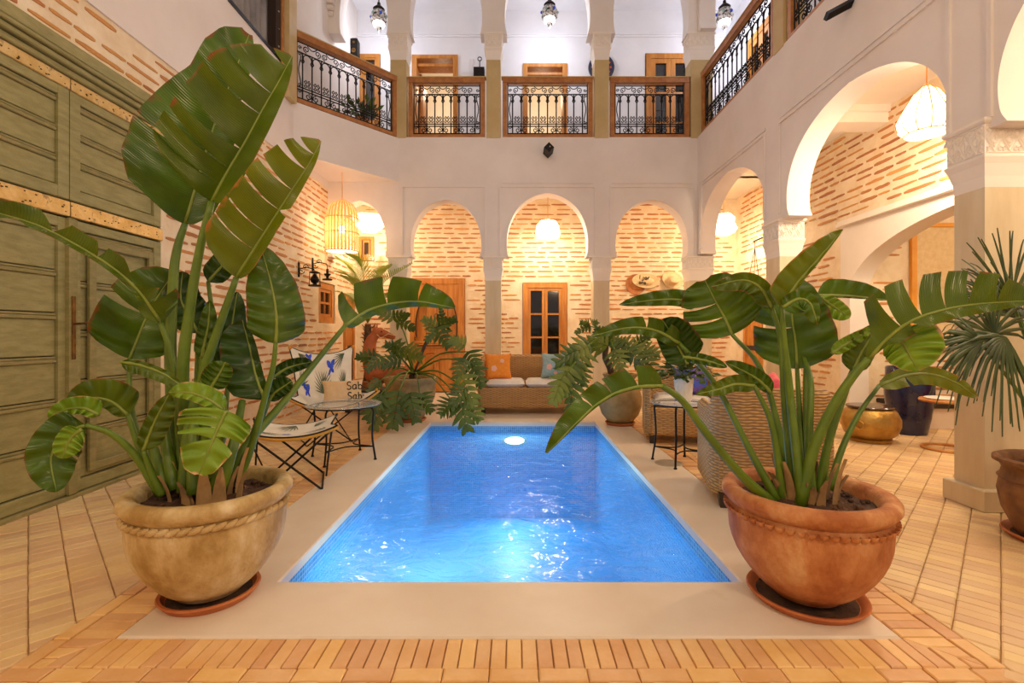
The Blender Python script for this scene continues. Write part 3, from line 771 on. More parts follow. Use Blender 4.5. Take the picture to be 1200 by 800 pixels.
# ---- big green double door in the left wall (along y)
d1 = structure('door_1', (XL, 3.55, 0))
XD = XL+.0
def gbox(mb, y0, y1, z0, z1, d0, d1_, b=.006): mb.bbox(XD+d0, XD+d1_, y0, y1, z0, z1, b)
mb = MB(); gbox(mb, 2.6, 4.49, 0, 3.06, -.08, -.02); mb.build('door_backing', M['gap'], d1)
def green_leaf(y0, y1, z0, z1, n, label=None, stile=.085, extra=None):
    lf = MB(); g = .004; y0 += g; y1 -= g
    gbox(lf, y0, y0+stile, z0+g, z1-g, -.03, .022); gbox(lf, y1-stile, y1, z0+g, z1-g, -.03, .022)
    gbox(lf, y0+stile, y1-stile, z1-.075, z1-g, -.03, .02); gbox(lf, y0+stile, y1-stile, z0+g, z0+.09, -.03, .02)
    o = lf.build('door_leaf', M['green_door'], d1)
    a, b = y0+stile+.006, y1-stile-.006; zz = z0+.095; zt = z1-.08; h = (zt-zz)/n
    for i in range(n):
        pb = MB(); gbox(pb, a, b, zz+i*h+.004, zz+(i+1)*h-.05, -.03, .002, .004)
        pb.build('plank', M['green_door'], o)
        rb = MB(); gbox(rb, a, b, zz+(i+1)*h-.048, zz+(i+1)*h-.022, -.03, .016, .006); gbox(rb, a, b, zz+(i+1)*h-.020, zz+(i+1)*h-.003, -.03, .009, .004)
        rb.build('rail_moulding', M['green_edge'], o)
    return o
green_leaf(2.62, 3.55, 2.18, 2.99, 3); green_leaf(3.55, 4.47, 2.18, 2.99, 3)
green_leaf(2.62, 3.55, .03, 2.05, 6)
lo_r = green_leaf(3.55, 4.47, .03, 2.05, 5)
# inner wicket frame on the lower right leaf
mb = MB()
gbox(mb, 3.70, 3.76, .16, 1.93, .02, .04); gbox(mb, 4.30, 4.35, .16, 1.93, .02, .04); gbox(mb, 3.76, 4.30, 1.87, 1.93, .02, .038); gbox(mb, 3.76, 4.30, .16, .22, .02, .038)
mb.build('wicket_frame', M['green_edge'], lo_r)
mb = MB(); gbox(mb, 3.515, 3.585, .03, 2.05, .02, .05, .012); mb.build('meeting_stile', M['green_edge'], d1)
for (y0, y1, z0, z1) in ((2.62, 3.545, 2.06, 2.17), (3.555, 4.48, 2.06, 2.17), (2.62, 3.545, 2.985, 3.07), (3.555, 4.48, 2.985, 3.07)):
    mb = MB(); gbox(mb, y0, y1, z0, z1, -.02, .03, .005); o = mb.build('brass_band', M['brass'], d1)
    ml = MB()
    for k in range(9):
        for q_ in range(3): ml.sphere((XD+.0305, y0+.04+(k+RND.uniform(-.4,.4))*(y1-y0-.08)/8, RND.uniform(z0+.015, z1-.015)), RND.uniform(.003, .010), 6, 4, .6)
    ml.build('studs', M['dark_metal'], o)
mb = MB(); gbox(mb, 3.535, 3.565, 1.02, 1.48, .05, .056, .002); pl = mb.build('lock_plate', M['dark_metal'], d1)
mb = MB(); p = Vector((XD+.056, 3.55, 1.28)); mb.tube([p, p+Vector((.05,0,0)), p+Vector((.06,.06,.01)), p+Vector((.06,.14,-.01))], .009, 6); mb.tube([p+Vector((.06,.14,-.01)), p+Vector((.06,.17,-.05)), p+Vector((.05,.16,-.09))], .005, 5)
mb.build('handle', M['dark_metal'], pl)
mb = MB(); 
for (z0, z1, d) in ((3.075, 3.12, .05), (3.125, 3.165, .08), (3.17, 3.20, .10), (3.205, 3.30, .09)): gbox(mb, 2.0, 4.50, z0, z1, -.05, d, .008)
mb.build('door_lintel', M['green_door'], d1)
mb = MB(); gbox(mb, 2.55, 4.50, -.01, .03, -.05, .05); mb.build('threshold', M['green_edge'], d1)

# ---- carved wooden door in the back wall
d2 = structure('door_2', (-1.6, YB, 0)); M['wood_b'] = M['wood']
x0, x1, zt = -2.2, -1.03, 2.36
mb = MB(); mb.bbox(x0, x0+.13, YB-.04, YB+.1, 0, zt, .01); mb.bbox(x1-.13, x1, YB-.04, YB+.1, 0, zt, .01); mb.bbox(x0+.13, x1-.13, YB-.04, YB+.1, zt-.12, zt, .01)
mb.build('door_frame', M['wood'], d2)
mb = MB(); a, b = x0+.13, x1-.13
Lc, Rc = arch_curve(a+.03, b-.03, 1.15, .98, 2)
crv = Lc+Rc[::-1][1:]
poly = [(a, 1.0), (a, zt-.12)]; 
for side, ue in ((Lc, a), (Rc, b)):
    n = len(side); c_ = (a+b)/2
    v = [(u, YB-.025, z) for u, z in side]+[(ue, YB-.025, z) for u, z in side]+[(c_, YB-.025, zt-.12), (ue, YB-.025, zt-.12)]
    v += [(u, YB+.03, z) for (u, _, z) in v]
    m_ = 2*n+2; fs = []
    for k in range(n-1):
        fs += [(k, k+1, n+k+1, n+k), (k, k+1, m_+k+1, m_+k)]
    fs.append((n-1, 2*n, 2*n+1, 2*n-1)); mb.add(v, fs)
sp_o = mb.build('arched_spandrel', M['wood'], d2)
mb = MB()
for side in (Lc, Rc): mb.tube([(u, YB-.028, z) for u, z in side], .013, 5)  # dark tube drawn in for the shadow line along the arch edge
mb.build('arch_shade_line', M['dark_wood'], sp_o)
mb = MB()
for i in range(4):
    w = (b-a)/4; mb2 = MB(); mb2.bbox(a+i*w+.006, a+(i+1)*w-.006, YB+.045, YB+.07, 1.02, zt-.14, .006); mb2.build('plank', M['wood'], d2)
mb = MB(); mb.bbox(a, b, YB-.03, YB+.03, .93, 1.0, .01); mb.bbox(a, b, YB-.02, YB+.03, 1.005, 1.06, .01); mb.build('rail', M['wood'], d2)
mb = MB(); mb.bbox(a, b, YB-.035, YB-.02, .96, .985, .004); mb.build('iron_strap', M['dark_wood'], d2)
mb = MB(); mb.box(a, b, YB+.09, YB+.1, 0, zt-.1); mb.build('door_backing', M['gap'], d2)
mb = MB(); mb.bbox(a, a+.1, YB+.0, YB+.04, .02, .93); mb.bbox(b-.1, b, YB+.0, YB+.04, .02, .93); mb.bbox((a+b)/2-.045, (a+b)/2+.045, YB+.0, YB+.04, .02, .93); mb.bbox(a+.1, b-.1, YB+.002, YB+.04, .82, .93); mb.bbox(a+.1, b-.1, YB+.002, YB+.04, .02, .14); mb.bbox(a+.08, b-.08, YB+.035, YB+.06, .02, .93); mb.build('door_leaf', M['wood'], d2)
for i in range(2):
    w = (b-a)/2; mb = MB(); mb.bbox(a+i*w+(.12 if i == 0 else .065), a+(i+1)*w-(.065 if i == 0 else .12), YB+.015, YB+.045, .17, .79, .012); mb.build('panel', M['wood'], d2)
mb = MB(); mb.disc((0,0,0), 1, 20, (0,-1,0)); mb.v = [((a+b)/2+x*.095, YB-.03, 1.95+z*.045) for x,y,z in mb.v]; mb.build('oval_plaque', mat('pale_plaque','D9B45A', rough=.5), d2)
mb = MB(); mb.tube([((a+b)/2+.045*cos(t*pi/6), YB-.035, 1.58+.05*sin(t*pi/6)) for t in range(12)], .009, 5, True); mb.build('ring_knocker', M['dark_metal'], d2)

def casement(name, x0, x1, z0, z1, cols, rows, fw=.07, lw=.045, fn=backfn, lit=False, out=-.03, pane='glass_dark', leaves=2, rotv=None):
    # fn(u, z, w): w is depth into the wall
    d = structure(name, fn((x0+x1)/2, z0, 0))
    def fb(mb, a, b, c, e, w0, w1): mb.prism([(a,c),(b,c),(b,e),(a,e)], fn, w0, w1)
    for (a, b, c, e) in ((x0, x0+fw, z0, z1), (x1-fw, x1, z0, z1), (x0+fw, x1-fw, z1-fw, z1), (x0+fw, x1-fw, z0, z0+fw)):
        mb = MB(); fb(mb, a, b, c, e, out, .08); mb.build('frame_bar', M['wood'], d)
    W_ = (x1-x0-2*fw)/leaves
    for l in range(leaves):
        a, b = x0+fw+l*W_+.003, x0+fw+(l+1)*W_-.003; c, e = z0+fw+.003, z1-fw-.003
        mb = MB(); fb(mb, a, a+lw, c, e, out+.015, out+.08); fb(mb, b-lw, b, c, e, out+.015, out+.08); fb(mb, a+lw, b-lw, e-lw, e, out+.015, out+.08); fb(mb, a+lw, b-lw, c, c+lw, out+.015, out+.08)
        H_ = (e-c-2*lw); wc = (b-a-2*lw)/cols
        for r in range(1, rows): fb(mb, a+lw, b-lw, c+lw+r*H_/rows-.018, c+lw+r*H_/rows+.018, out+.02, out+.08)
        for q in range(1, cols): fb(mb, a+lw+q*wc-.012, a+lw+q*wc+.012, c+lw, e-lw, out+.02, out+.08)
        o = mb.build('casement', M['wood'], d)
        for r in range(rows):
            for q in range(cols):
                pm = MB(); fb(pm, a+lw+q*wc, a+lw+(q+1)*wc, c+lw+r*H_/rows, c+lw+(r+1)*H_/rows, out+.05, out+.058); pm.build('pane', M[pane], o)
    mb = MB(); fb(mb, x0, x1, z0, z1, .25, .3); mb.build('dark_interior', M['gap'], d)
    return d
casement('window_1', .17, 1.08, .5, 2.27, 1, 3, .105, .055)
casement('window_2', 8.13, 8.85, 1.41, 2.09, 2, 2, .10, .05, leftfn, leaves=1, out=.02)
d = structure('window_3', (-3.06, YB, 2.72))
mb = MB(); ring_ = [(-3.215, -3.155), (-2.965, -2.905)]
for a, b in ring_: mb.box(a, b, YB-.03, YB+.06, 2.73, 3.22)
mb.box(-3.155, -2.965, YB-.03, YB+.06, 3.16, 3.22); mb.box(-3.155, -2.965, YB-.03, YB+.06, 2.73, 2.79); mb.build('frame', M['wood'], d)
mb = MB(); mb.box(-3.13, -2.99, YB-.012, YB+.05, 2.80, 3.15); mb.build('shutter_panel', M['wood'], d)
mb = MB(); mb.box(-3.105, -3.015, YB-.018, YB+.03, 2.85, 3.10); mb.build('grille', M['gap'], d)
# narrow plank door at the far end of the left wall, and one on the right outer wall
def plank_door(name, fn, u0, u1, z1, n=3):
    d = structure(name, fn((u0+u1)/2, 0, 0))
    def fb(mb, a, b, c, e, w0, w1): mb.prism([(a,c),(b,c),(b,e),(a,e)], fn, w0, w1)
    for (a, b, c, e) in ((u0, u0+.09, 0, z1), (u1-.09, u1, 0, z1), (u0+.09, u1-.09, z1-.09, z1)):
        mb = MB(); fb(mb, a, b, c, e, -.05, .02); mb.build('frame_bar', M['wood'], d)
    w = (u1-u0-.18)/n
    for i in range(n):
        mb = MB(); fb(mb, u0+.09+i*w+.004, u0+.09+(i+1)*w-.004, .01, z1-.09, -.02, .0); mb.build('plank', M['wood'], d)
    mb = MB(); fb(mb, u0+.09, u1-.09, .9, .99, -.032, -.02); fb(mb, u0+.09, u1-.09, .3, .39, -.032, -.02); mb.build('ledge', M['dark_wood'], d)
plank_door('door_3', leftfn, 9.28, 9.82, 1.98)
def rfn2(u, z, w): return (XO+w, u, z)
plank_door('door_4', rfn2, 8.98, 9.66, 2.0)
# ---- upper doors
def open_door(name, x0, x1, z1, hinge):
    d = structure(name, ((x0+x1)/2, YB, ZU)); fw = .10
    for (a, b, c, e) in ((x0, x0+fw, ZU-.05, z1), (x1-fw, x1, ZU-.05, z1), (x0+fw, x1-fw, z1-fw*.8, z1)):
        mb = MB(); mb.bbox(a, b, YB-.03, YB+.3, c, e, .01); mb.build('frame_bar', M['wood'], d)
    mb = MB(); mb.bbox(x0+fw, x1-fw, YB+.02, YB+.3, z1-.22, z1-.16, .008); mb.build('transom', M['wood'], d)
    r = MB(); Y1 = YB+2.2
    r.box(x0-.8, x1+.8, Y1, Y1+.05, ZU-.1, z1+.8); r.box(x0-.8, x0-.75, YB+.31, Y1, ZU-.1, z1+.8); r.box(x1+.75, x1+.8, YB+.31, Y1, ZU-.1, z1+.8); r.box(x0-.8, x1+.8, YB+.31, Y1, ZU-.15, ZU-.1); r.box(x0-.8, x1+.8, YB+.31, Y1, z1+.8, z1+.85)
    r.build('room_behind', M['plaster_in'], d)
    point_light('bedroom_lamp_light', ((x0+x1)/2, YB+1.2, z1-.2), 26, SOFT, .12)
    if hinge:
        lf = MB(); lf.box(x0+fw, x0+fw+.045, YB+.28, YB+.95, ZU, z1-.24); lo = lf.build('door_leaf', M['wood'], d)
        for k in range(2):
            q = MB(); q.bbox(x0+fw+.045, x0+fw+.06, YB+.36, YB+.87, ZU+.2+k*1.0, ZU+1.05+k*.95, .02); q.build('panel', M['wood'], lo)
open_door('door_5', -2.12, -1.17, 6.98, True)
open_door('door_6', .17, 1.09, 6.80, False)
casement('door_7', 2.72, 3.74, ZU+.12, 7.0, 1, 3, .10, .09)
casement('window_4', -3.19, -2.78, ZU+.86, 6.99, 1, 1, .08, .03, leaves=1)
def upfn(u, z, w): return (XO+w, u, z)
casement('window_5', 8.5, 9.5, ZU+.1, 6.9, 1, 3, .12, .10, upfn, out=-.06)
casement('window_6', 6.3, 7.2, ZU+.5, 6.7, 1, 2, .12, .08, upfn, out=-.06)
# upper left window with grey sheer curtains
d = structure('window_7', (XL, 6.0, 5.0))
mb = MB(); mb.box(XL-.08, XL+.03, 6.60, 6.74, 4.99, 7.42); mb.build('frame_post', M['gap'], d)
mb = MB(); mb.box(XL-.08, XL+.05, 6.74, 6.80, 4.7, 7.42); mb.build('frame_edge', M['rail_wood'], d)
mb = MB(); mb.box(XL-.04, XL+.03, 5.1, 6.74, 4.98, 5.03); mb.build('sill_bar', M['iron'], d)
mb = MB(); 
for k in range(9): mb.sphere((XL+.035, 6.67, 5.15+k*.24), .013, 6, 4)
mb.build('studs', M['silver'], d)
mb = MB(); n = 60; vs = []; 
for k in range(n+1):
    y = 5.2+1.42*k/n; w = .04*sin(k*1.1)+.02*sin(k*2.7)
    vs += [(XL-.14+w, y, 5.02), (XL-.14+w, y, 7.4)]
mb.add(vs, [(2*k, 2*k+2, 2*k+3, 2*k+1) for k in range(n)]); mb.build('sheer_curtain', M['curtain'], d, smooth=180)
mb = MB(); mb.box(XL-.3, XL-.28, 5.15, 6.75, 5.0, 7.4); mb.build('dark_interior', M['gap'], d)

# ---- balcony railings
def railing(p0, p1, label, post_h=1.05, name='balcony_railing'):
    p0 = Vector((p0[0], p0[1], ZU)); p1 = Vector((p1[0], p1[1], ZU)); d = p1-p0; Ln = d.length; d.normalize(); up = Vector((0,0,1)); nrm = d.cross(up)
    t = thing(name, (p0+p1)/2, label, 'railing', 'scrollwork railings round the upper gallery')
    q = lambda u, v, w=0: p0+d*u+up*v+nrm*w
    H_ = post_h; w = .075
    for nm, (a, b, c, e, dep) in (('top_rail', (0, Ln, H_-.085, H_, .05)), ('bottom_rail', (0, Ln, .0, .06, .04)), ('stile', (0, w, .06, H_-.085, .04)), ('stile', (Ln-w, Ln, .06, H_-.085, .04))):
        mb = MB(); mb.obox(q((a+b)/2, (c+e)/2), d*(b-a)/2, nrm*dep, up*(e-c)/2); mb.build(nm, M['rail_wood'], t)
    mb = MB(); mb.obox(q(Ln/2, H_+.008), d*(Ln/2+.02), nrm*.06, up*.008); mb.build('cap_strip', M['upper_pillar'], t)
    a, b = w+.015, Ln-w-.015; z0, z1 = .075, H_-.10
    iw = b-a; side = .085; n = max(3, round((iw-2*side)/.152)); c = (iw-2*side)/n; u0 = a+side; h = z1-z0
    r = .0105
    ih = MB()
    for v in (z0+.012, z0+.16*h, z0+.205*h, z0+.80*h, z0+.97*h): ih.tube([q(a, v), q(b, v)], r, 4)
    for u in (a, b): ih.tube([q(u, z0), q(u, z1)], r, 4)
    ih.build('iron_frame', M['iron'], t)
    for k in range(n+1):
        bm_ = MB(); bm_.tube([q(u0+k*c, z0), q(u0+k*c, z0+.80*h)], r*1.05, 4); bm_.tube([q(u0+k*c-.024, z0+.66*h), q(u0+k*c, z0+.70*h), q(u0+k*c+.024, z0+.66*h), q(u0+k*c, z0+.62*h)], r*.8, 4, True)
        bm_.build('baluster', M['iron'], t, fixn=False)
    def spiral(mb, cu, cv, R_, s, a0, turns=1.35, n_=11):
        mb.tube([q(cu+R_*(1-.75*i/n_)*cos(a0+s*2*pi*turns*i/n_), cv+R_*(1-.75*i/n_)*sin(a0+s*2*pi*turns*i/n_)) for i in range(n_+1)], r*.75, 4)
    up_, lo_ = MB(), MB(); arcs = MB()
    for k in range(n):
        um = u0+(k+.5)*c; R_ = c*.44
        arcs.tube([q(um+R_*cos(pi*(1.22-1.44*i/10)), z0+.715*h+R_*1.05*sin(pi*(1.22-1.44*i/10))) for i in range(11)], r*.85, 4)
        s = 1 if k % 2 else -1
        spiral(up_, um+s*.015, z0+.885*h, .052, s, -pi/2 if s > 0 else -pi/2)
        for vv in (.255, .325):
            for s2 in (-1, 1): spiral(lo_, um+s2*c*.22, z0+vv*h, .030, s2, pi/2, 1.1, 7)
        spiral(lo_, um-s*.015, z0+.085*h, .050, s, pi/2)
        if k % 2 == 0 and k+1 < n:
            uA, uB = um, um+c
            up_.tube([q(uA+(uB-uA)*i/8, z0+(.955-.05*sin(pi*i/8))*h) for i in range(9)], r*.75, 4)
            lo_.tube([q(uA+(uB-uA)*i/8, z0+(.02+.05*sin(pi*i/8))*h) for i in range(9)], r*.75, 4)
    for (ue, s) in ((a+side*.5, 1), (b-side*.5, -1)):
        up_.tube([q(ue+s*(.018*cos(pi*i/10*2)), z0+(.25+.5*i/10)*h) for i in range(11)], r*.75, 4)
        for vv in (.13, .24, .77, .88): spiral(lo_, ue, z0+vv*h, .028, s, 0, 1.1, 7)
    arcs.build('arch_bars', M['iron'], t, kind='stuff', fixn=False); up_.build('upper_scrolls', M['iron'], t, kind='stuff', fixn=False); lo_.build('lower_scrolls', M['iron'], t, kind='stuff', fixn=False)
    return t
YR = YA+.06
railing((-1.86, YR), (-.52, YR), 'scrollwork iron railing with wooden frame in front of the half-open upper door')
railing((-.21, YR), (1.37, YR), 'scrollwork iron railing with wooden frame in the middle, above the arch with the white lamp')
railing((1.68, YR), (3.06, YR), 'scrollwork iron railing with wooden frame in front of the dark paned upper door')
dd = (B_-A_).normalized(); off = Vector((-dd.y, dd.x, 0))*.06
railing(tuple((A_+off+dd*.02)[:2]), tuple((B_+off-dd*.03)[:2]), 'scrollwork iron railing slanting across the upper left corner terrace')
railing((XR+.06, 8.38), (XR+.06, 6.04), 'scrollwork iron railing receding along the upper right gallery from the corner pillar')
railing((XR+.06, 5.75), (XR+.06, 3.9), 'scrollwork iron railing cut off by the top of the photo at right')
# ============================================================ POTS
def pot(name, c, prof, label, cat, material, n=48, band=None, soil=None, group=None):
    t = thing(name, c, label, cat, group)
    mb = MB(); mb.lathe(prof, c, n); b = mb.build('bowl', material, t, smooth=50)
    return t, b
def saucer(c, r, label, material=None, name='saucer'):
    mb = MB(); mb.lathe([(.001, 0), (r*.86, 0), (r, .035), (r-.004, .042), (r-.018, .040), (r*.84, .014), (.001, .012)], c, 40)
    o = mb.build(name, material or M['saucer'], smooth=45, label=label, cat='saucer', loc=c)
    mb = MB(); mb.lathe([(.001, .0128), (r*.5, .0138), (r*.83, .0148)], c, 30); mb.build('wet_silt', M['soil'], o)
    return o
def rim_lumps(mb, c, R_, z, n, kind):
    for k in range(n):
        a = 2*pi*k/n; a2 = a+2*pi/n*.9
        if kind == 'rope':
            p = [Vector((c[0]+(R_+.006*sin(pi*i/4))*cos(a+(a2-a)*i/4*1.5), c[1]+(R_+.006*sin(pi*i/4))*sin(a+(a2-a)*i/4*1.5), c[2]+z+.022*(i/4-.5))) for i in range(5)]
            mb.tube(p, [.007, .012, .014, .012, .007], 6)
        else:
            am = (a+a2)/2; e = Vector((cos(am), sin(am), 0)); t_ = Vector((-sin(am), cos(am), 0)); o_ = Vector(c)+e*R_; wd = pi*R_/n; vs = []
            for (rr_, dp) in ((1, .001), (.85, .016), (.4, .021)):
                for q in range(7): b = pi+pi*q/6; vs.append(o_+t_*wd*rr_*cos(b)+e*dp+Vector((0, 0, z+.026*rr_*sin(b)+.008)))
            mb.add(vs, [(r*7+q, r*7+q+1, r*7+q+8, r*7+q+7) for r in range(2) for q in range(6)]+[tuple(range(14, 21))])
def bowl_prof(R_, H_, rb, rim):
    # planter bowl: foot, round belly, neck groove, thick rolled rim, inner wall
    return [(.001, .02), (rb, .02), (rb+.012, .035), *[(rb+.012+(R_-.028-rb-.012)*sin(pi/2*t/9)**1.45, .035+(.33*H_/.5-.035)*(1-cos(pi/2*t/9))**.86) for t in range(1, 10)], (R_-.026, .37*H_/.5), (R_-.03, .40*H_/.5),
            (R_-rim*.62, H_-.085), (R_-rim*.35, H_-.07), (R_, H_-.045), (R_, H_-.022), (R_-rim*.25, H_-.004), (R_-rim*.6, H_), (R_-rim*1.1, H_-.006), (R_-rim*1.45, H_-.03), (R_-rim*1.5, H_-.14)]
def soil_mesh(t, c, r, z, seed=0):
    mb = MB(); rr = random.Random(seed); prof = []
    n = 28; vs = [(c[0], c[1], c[2]+z+.02)]; fs = []; rings = 6
    for i in range(1, rings+1):
        for k in range(n): vs.append((c[0]+r*i/rings*cos(2*pi*k/n), c[1]+r*i/rings*sin(2*pi*k/n), c[2]+z+.02*(1-i/rings)+rr.uniform(-.012, .014)))
    for k in range(n): fs.append((0, 1+k, 1+(k+1)%n))
    for i in range(rings-1):
        for k in range(n): fs.append((1+i*n+k, 1+(i+1)*n+k, 1+(i+1)*n+(k+1)%n, 1+i*n+(k+1)%n))
    mb.add(vs, fs)
    for k in range(60):
        a = rr.uniform(0, 2*pi); q = r*sqrt(rr.random())*.93
        mb.sphere((c[0]+q*cos(a), c[1]+q*sin(a), c[2]+z+.012), rr.uniform(.006, .018), 5, 4, .7)
    return mb.build('soil', M['soil'], t)

# ============================================================ BANANA-LIKE LEAVES
PROF = [(0, .12), (.03, .55), (.09, .88), (.2, 1), (.45, 1), (.65, .92), (.8, .75), (.9, .52), (.97, .25), (1, .04)]
HEART = [(0, .45), (.03, .8), (.1, 1), (.3, 1), (.6, .88), (.8, .62), (.92, .36), (1, .05)]
CAMV = Vector((0, 0, EYE))
def blade(parent, mid, wl, wr, mi=0, rl=.25, rr=.25, tl=(), tr=(), prof=None, stalk=None, curl=.12, seed=1, name='leaf', slant=.28, rs=(.019, .010), wob=.018):
    rnd = random.Random(seed); prof = prof or PROF
    pts = [P(*p) for p in mid]; NS = 30; path = spline(pts, NS)
    def at(t):
        t = min(max(t, 0), 1); x = t*NS; k = min(int(x), NS-1); return path[k].lerp(path[k+1], x-k)
    mb = MB(); uv = []
    for side, w, roll, tears in ((1, wl, rl, tl), (-1, wr, rr, tr)):
        if w <= 0: continue
        cuts = sorted(tears); segs = []; a = 0; ga = 0
        for (t0, g) in cuts: segs.append((a, t0, ga, g)); a = t0; ga = g
        segs.append((a, 1, ga, 0))
        for (ta, tb, ga, gb) in segs:
            rows = max(3, int((tb-ta)*34)); NC = 6
            cu = curl*rnd.uniform(.5, 1.6); dr = rnd.uniform(-.15, .15) if len(segs) > 1 else 0; vs = []; ph = rnd.uniform(0, 6)
            for i in range(rows+1):
                for j in range(NC+1):
                    v = j/NC; lo = ta+v*ga/2; hi = tb-v*gb/2
                    t = lo+(hi-lo)*i/rows; p = at(t); T_ = (at(t+.02)-at(t-.02)).normalized(); V_ = (p-CAMV).normalized()
                    Ls = T_.cross(V_)
                    if Ls.length < .05: Ls = Vector((-1, 0, 0))
                    Ls.normalize(); nrm = -V_
                    sc = p.y/F; ww = w*sc*lerp_tab(prof, t)
                    dirv = Ls*side+nrm*math.tan(roll+dr)+T_*slant*v
                    q = p+dirv*ww*v-nrm*cu*ww*v*v+nrm*wob*sin(ph+t*34)*v
                    vs.append(q); uv.append((t, v))
            m_ = NC+1
            mb.add(vs, [(i*m_+j, i*m_+j+1, (i+1)*m_+j+1, (i+1)*m_+j) for i in range(rows) for j in range(NC)])
    mb.uv = uv
    o = mb.build(name, LEAFS[mi], parent, smooth=180, fixn=False)
    rb = MB(); k = len(path); rb.tube(path[::2], [.0075*(1-i/(k/2))+.0015 for i in range(len(path[::2]))], 6)
    rb.build('midrib', M['pale_rib'], o, smooth=180)
    if stalk:
        sp_ = spline([P(*p) for p in stalk], 16); st = MB()
        st.tube(sp_, [rs[0]+(rs[1]-rs[0])*i/16 for i in range(17)], 8); st.build('stalk', M['stalk'], o, smooth=180)
    return o

# ---------------- left planter
cL = Vector((-1.40, 2.24, 0))
saucer(cL, .208, 'orange saucer under the limewashed planter at left')
tL = thing('potted_bird_of_paradise', cL, 'tall bird of paradise plant with torn upright leaves in limewashed rope-banded planter at left', 'potted plant')
zb = .014
mb = MB(); mb.lathe([(r, z+zb) for r, z in bowl_prof(.345, .50, .135, .055)], cL, 56); pb = mb.build('planter', M['lime_pot'], tL, smooth=50)
mb = MB(); rim_lumps(mb, cL, .318, .402+zb, 50, 'rope'); mb.build('rope_band', M['lime_pot'], pb, smooth=60)
soil_mesh(tL, cL, .262, .455, 3)
S = 2.24
blade(tL, [(248,236,2.2),(265,204,2.2),(287,167,2.2),(309,126,2.2),(327,95,2.22),(342,66,2.25)], 74, 16, 4, .35, .9, tl=[(.13,.02),(.24,.03),(.36,.10),(.56,.02),(.70,.03),(.92,.05)], seed=2,
      stalk=[(224,572,2.22),(214,450,2.2),(222,365,2.2),(234,293,2.2),(248,236,2.2)], rs=(.03,.014), prof=HEART)
blade(tL, [(217,262,2.36),(232,210,2.38),(250,150,2.42),(272,92,2.45),(292,40,2.47)], 72, 28, 0, .2, .3, tl=[(.36,.015)], tr=[(.4,.03)], prof=[(0,.3),(.06,.85),(.18,1),(.34,.98),(.5,.8),(.66,.56),(.82,.5),(.93,.36),(1,.12)], seed=3,
      stalk=[(210,570,2.3),(200,430,2.32),(203,330,2.34),(208,290,2.35),(217,262,2.36)], rs=(.03,.014))
blade(tL, [(277,325,2.2),(296,295,2.2),(315,265,2.2),(340,226,2.2),(362,192,2.2),(376,165,2.2)], 52, 10, 2, .35, .9, tl=[(.22,.012),(.36,.012),(.5,.015),(.62,.03),(.76,.05),(.88,.05)], tr=[(.5,.05)], seed=4,
      stalk=[(233,574,2.2),(237,450,2.2),(248,408,2.2),(263,365,2.2),(277,325,2.2)], rs=(.028,.013), prof=HEART)
blade(tL, [(323,402,2.3),(324,372,2.28),(318,334,2.27),(305,287,2.26)], 31, 31, 0, .25, .1, seed=5, stalk=[(278,568,2.28),(296,520,2.3),(312,460,2.3),(320,430,2.3),(323,402,2.3)], prof=HEART, curl=.25)
blade(tL, [(310,468,2.4),(300,440,2.42),(292,405,2.45),(284,375,2.46)], 32, 8, 1, .2, .5, seed=6, stalk=[(270,570,2.34),(292,520,2.38),(310,468,2.4)])
blade(tL, [(405,381,2.75),(430,364,2.85),(460,355,2.95),(490,353,3.05),(515,357,3.12),(533,361,3.15)], 34, 9, 0, .3, -.4, tl=[(.13,.08),(.36,.06),(.6,.03)], seed=7,
      stalk=[(268,566,2.28),(290,520,2.34),(330,474,2.5),(370,424,2.65),(405,381,2.75)], rs=(.026,.013), prof=[(0,.6),(.04,.95),(.12,1),(.3,.95),(.5,.8),(.7,.55),(.9,.3),(1,.05)])
blade(tL, [(152,420,2.42),(160,400,2.44),(174,366,2.46),(190,340,2.48),(205,318,2.5)], 46, 34, 0, .2, .3, tl=[(.48,.06)], seed=8, stalk=[(184,572,2.3),(158,500,2.36),(152,455,2.4),(152,420,2.42)], prof=HEART)
blade(tL, [(188,378,2.2),(175,358,2.15),(157,335,2.1),(130,312,2.05),(95,290,2.0),(50,266,1.95),(0,250,1.9),(-50,240,1.88)], 6, 17, 4, .6, .5, tr=[(.06,.02),(.16,.06),(.3,.2),(.5,.05),(.68,.1)], tl=[(.8,.1)], seed=9,
      stalk=[(212,572,2.22),(208,470,2.22),(202,420,2.22),(188,378,2.2)], prof=[(0,.3),(.04,1.6),(.12,2.0),(.2,1.0),(.5,.9),(.8,1.1),(1,.3)])
blade(tL, [(100,498,2.0),(78,508,1.98),(60,535,1.95),(66,576,1.93)], 26, 24, 0, .2, .2, seed=10, stalk=[(188,580,2.15),(158,533,2.1),(130,508,2.05),(100,498,2.0)], tl=[(.55,.08)])
blade(tL, [(150,486,2.2),(130,470,2.18),(105,466,2.16),(80,476,2.14)], 10, 24, 4, .2, .5, seed=11, prof=HEART, stalk=[(186,578,2.18),(165,530,2.2),(150,486,2.2)])
blade(tL, [(116,486,2.06),(98,478,2.05),(76,480,2.04),(56,490,2.03)], 8, 14, 3, .2, .5, seed=12, prof=HEART)
blade(tL, [(96,503,1.94),(86,510,1.93),(78,522,1.92),(73,537,1.92)], 15, 13, 3, .3, .3, seed=13)
blade(tL, [(168,528,2.1),(176,506,2.1),(186,484,2.1),(198,462,2.1)], 10, 16, 4, .3, .4, seed=14, stalk=[(190,580,2.14),(178,555,2.12),(168,528,2.1)])
blade(tL, [(142,424,2.1),(165,428,2.1),(192,438,2.1),(220,457,2.1)], 5, 11, 4, .3, .5, seed=15)
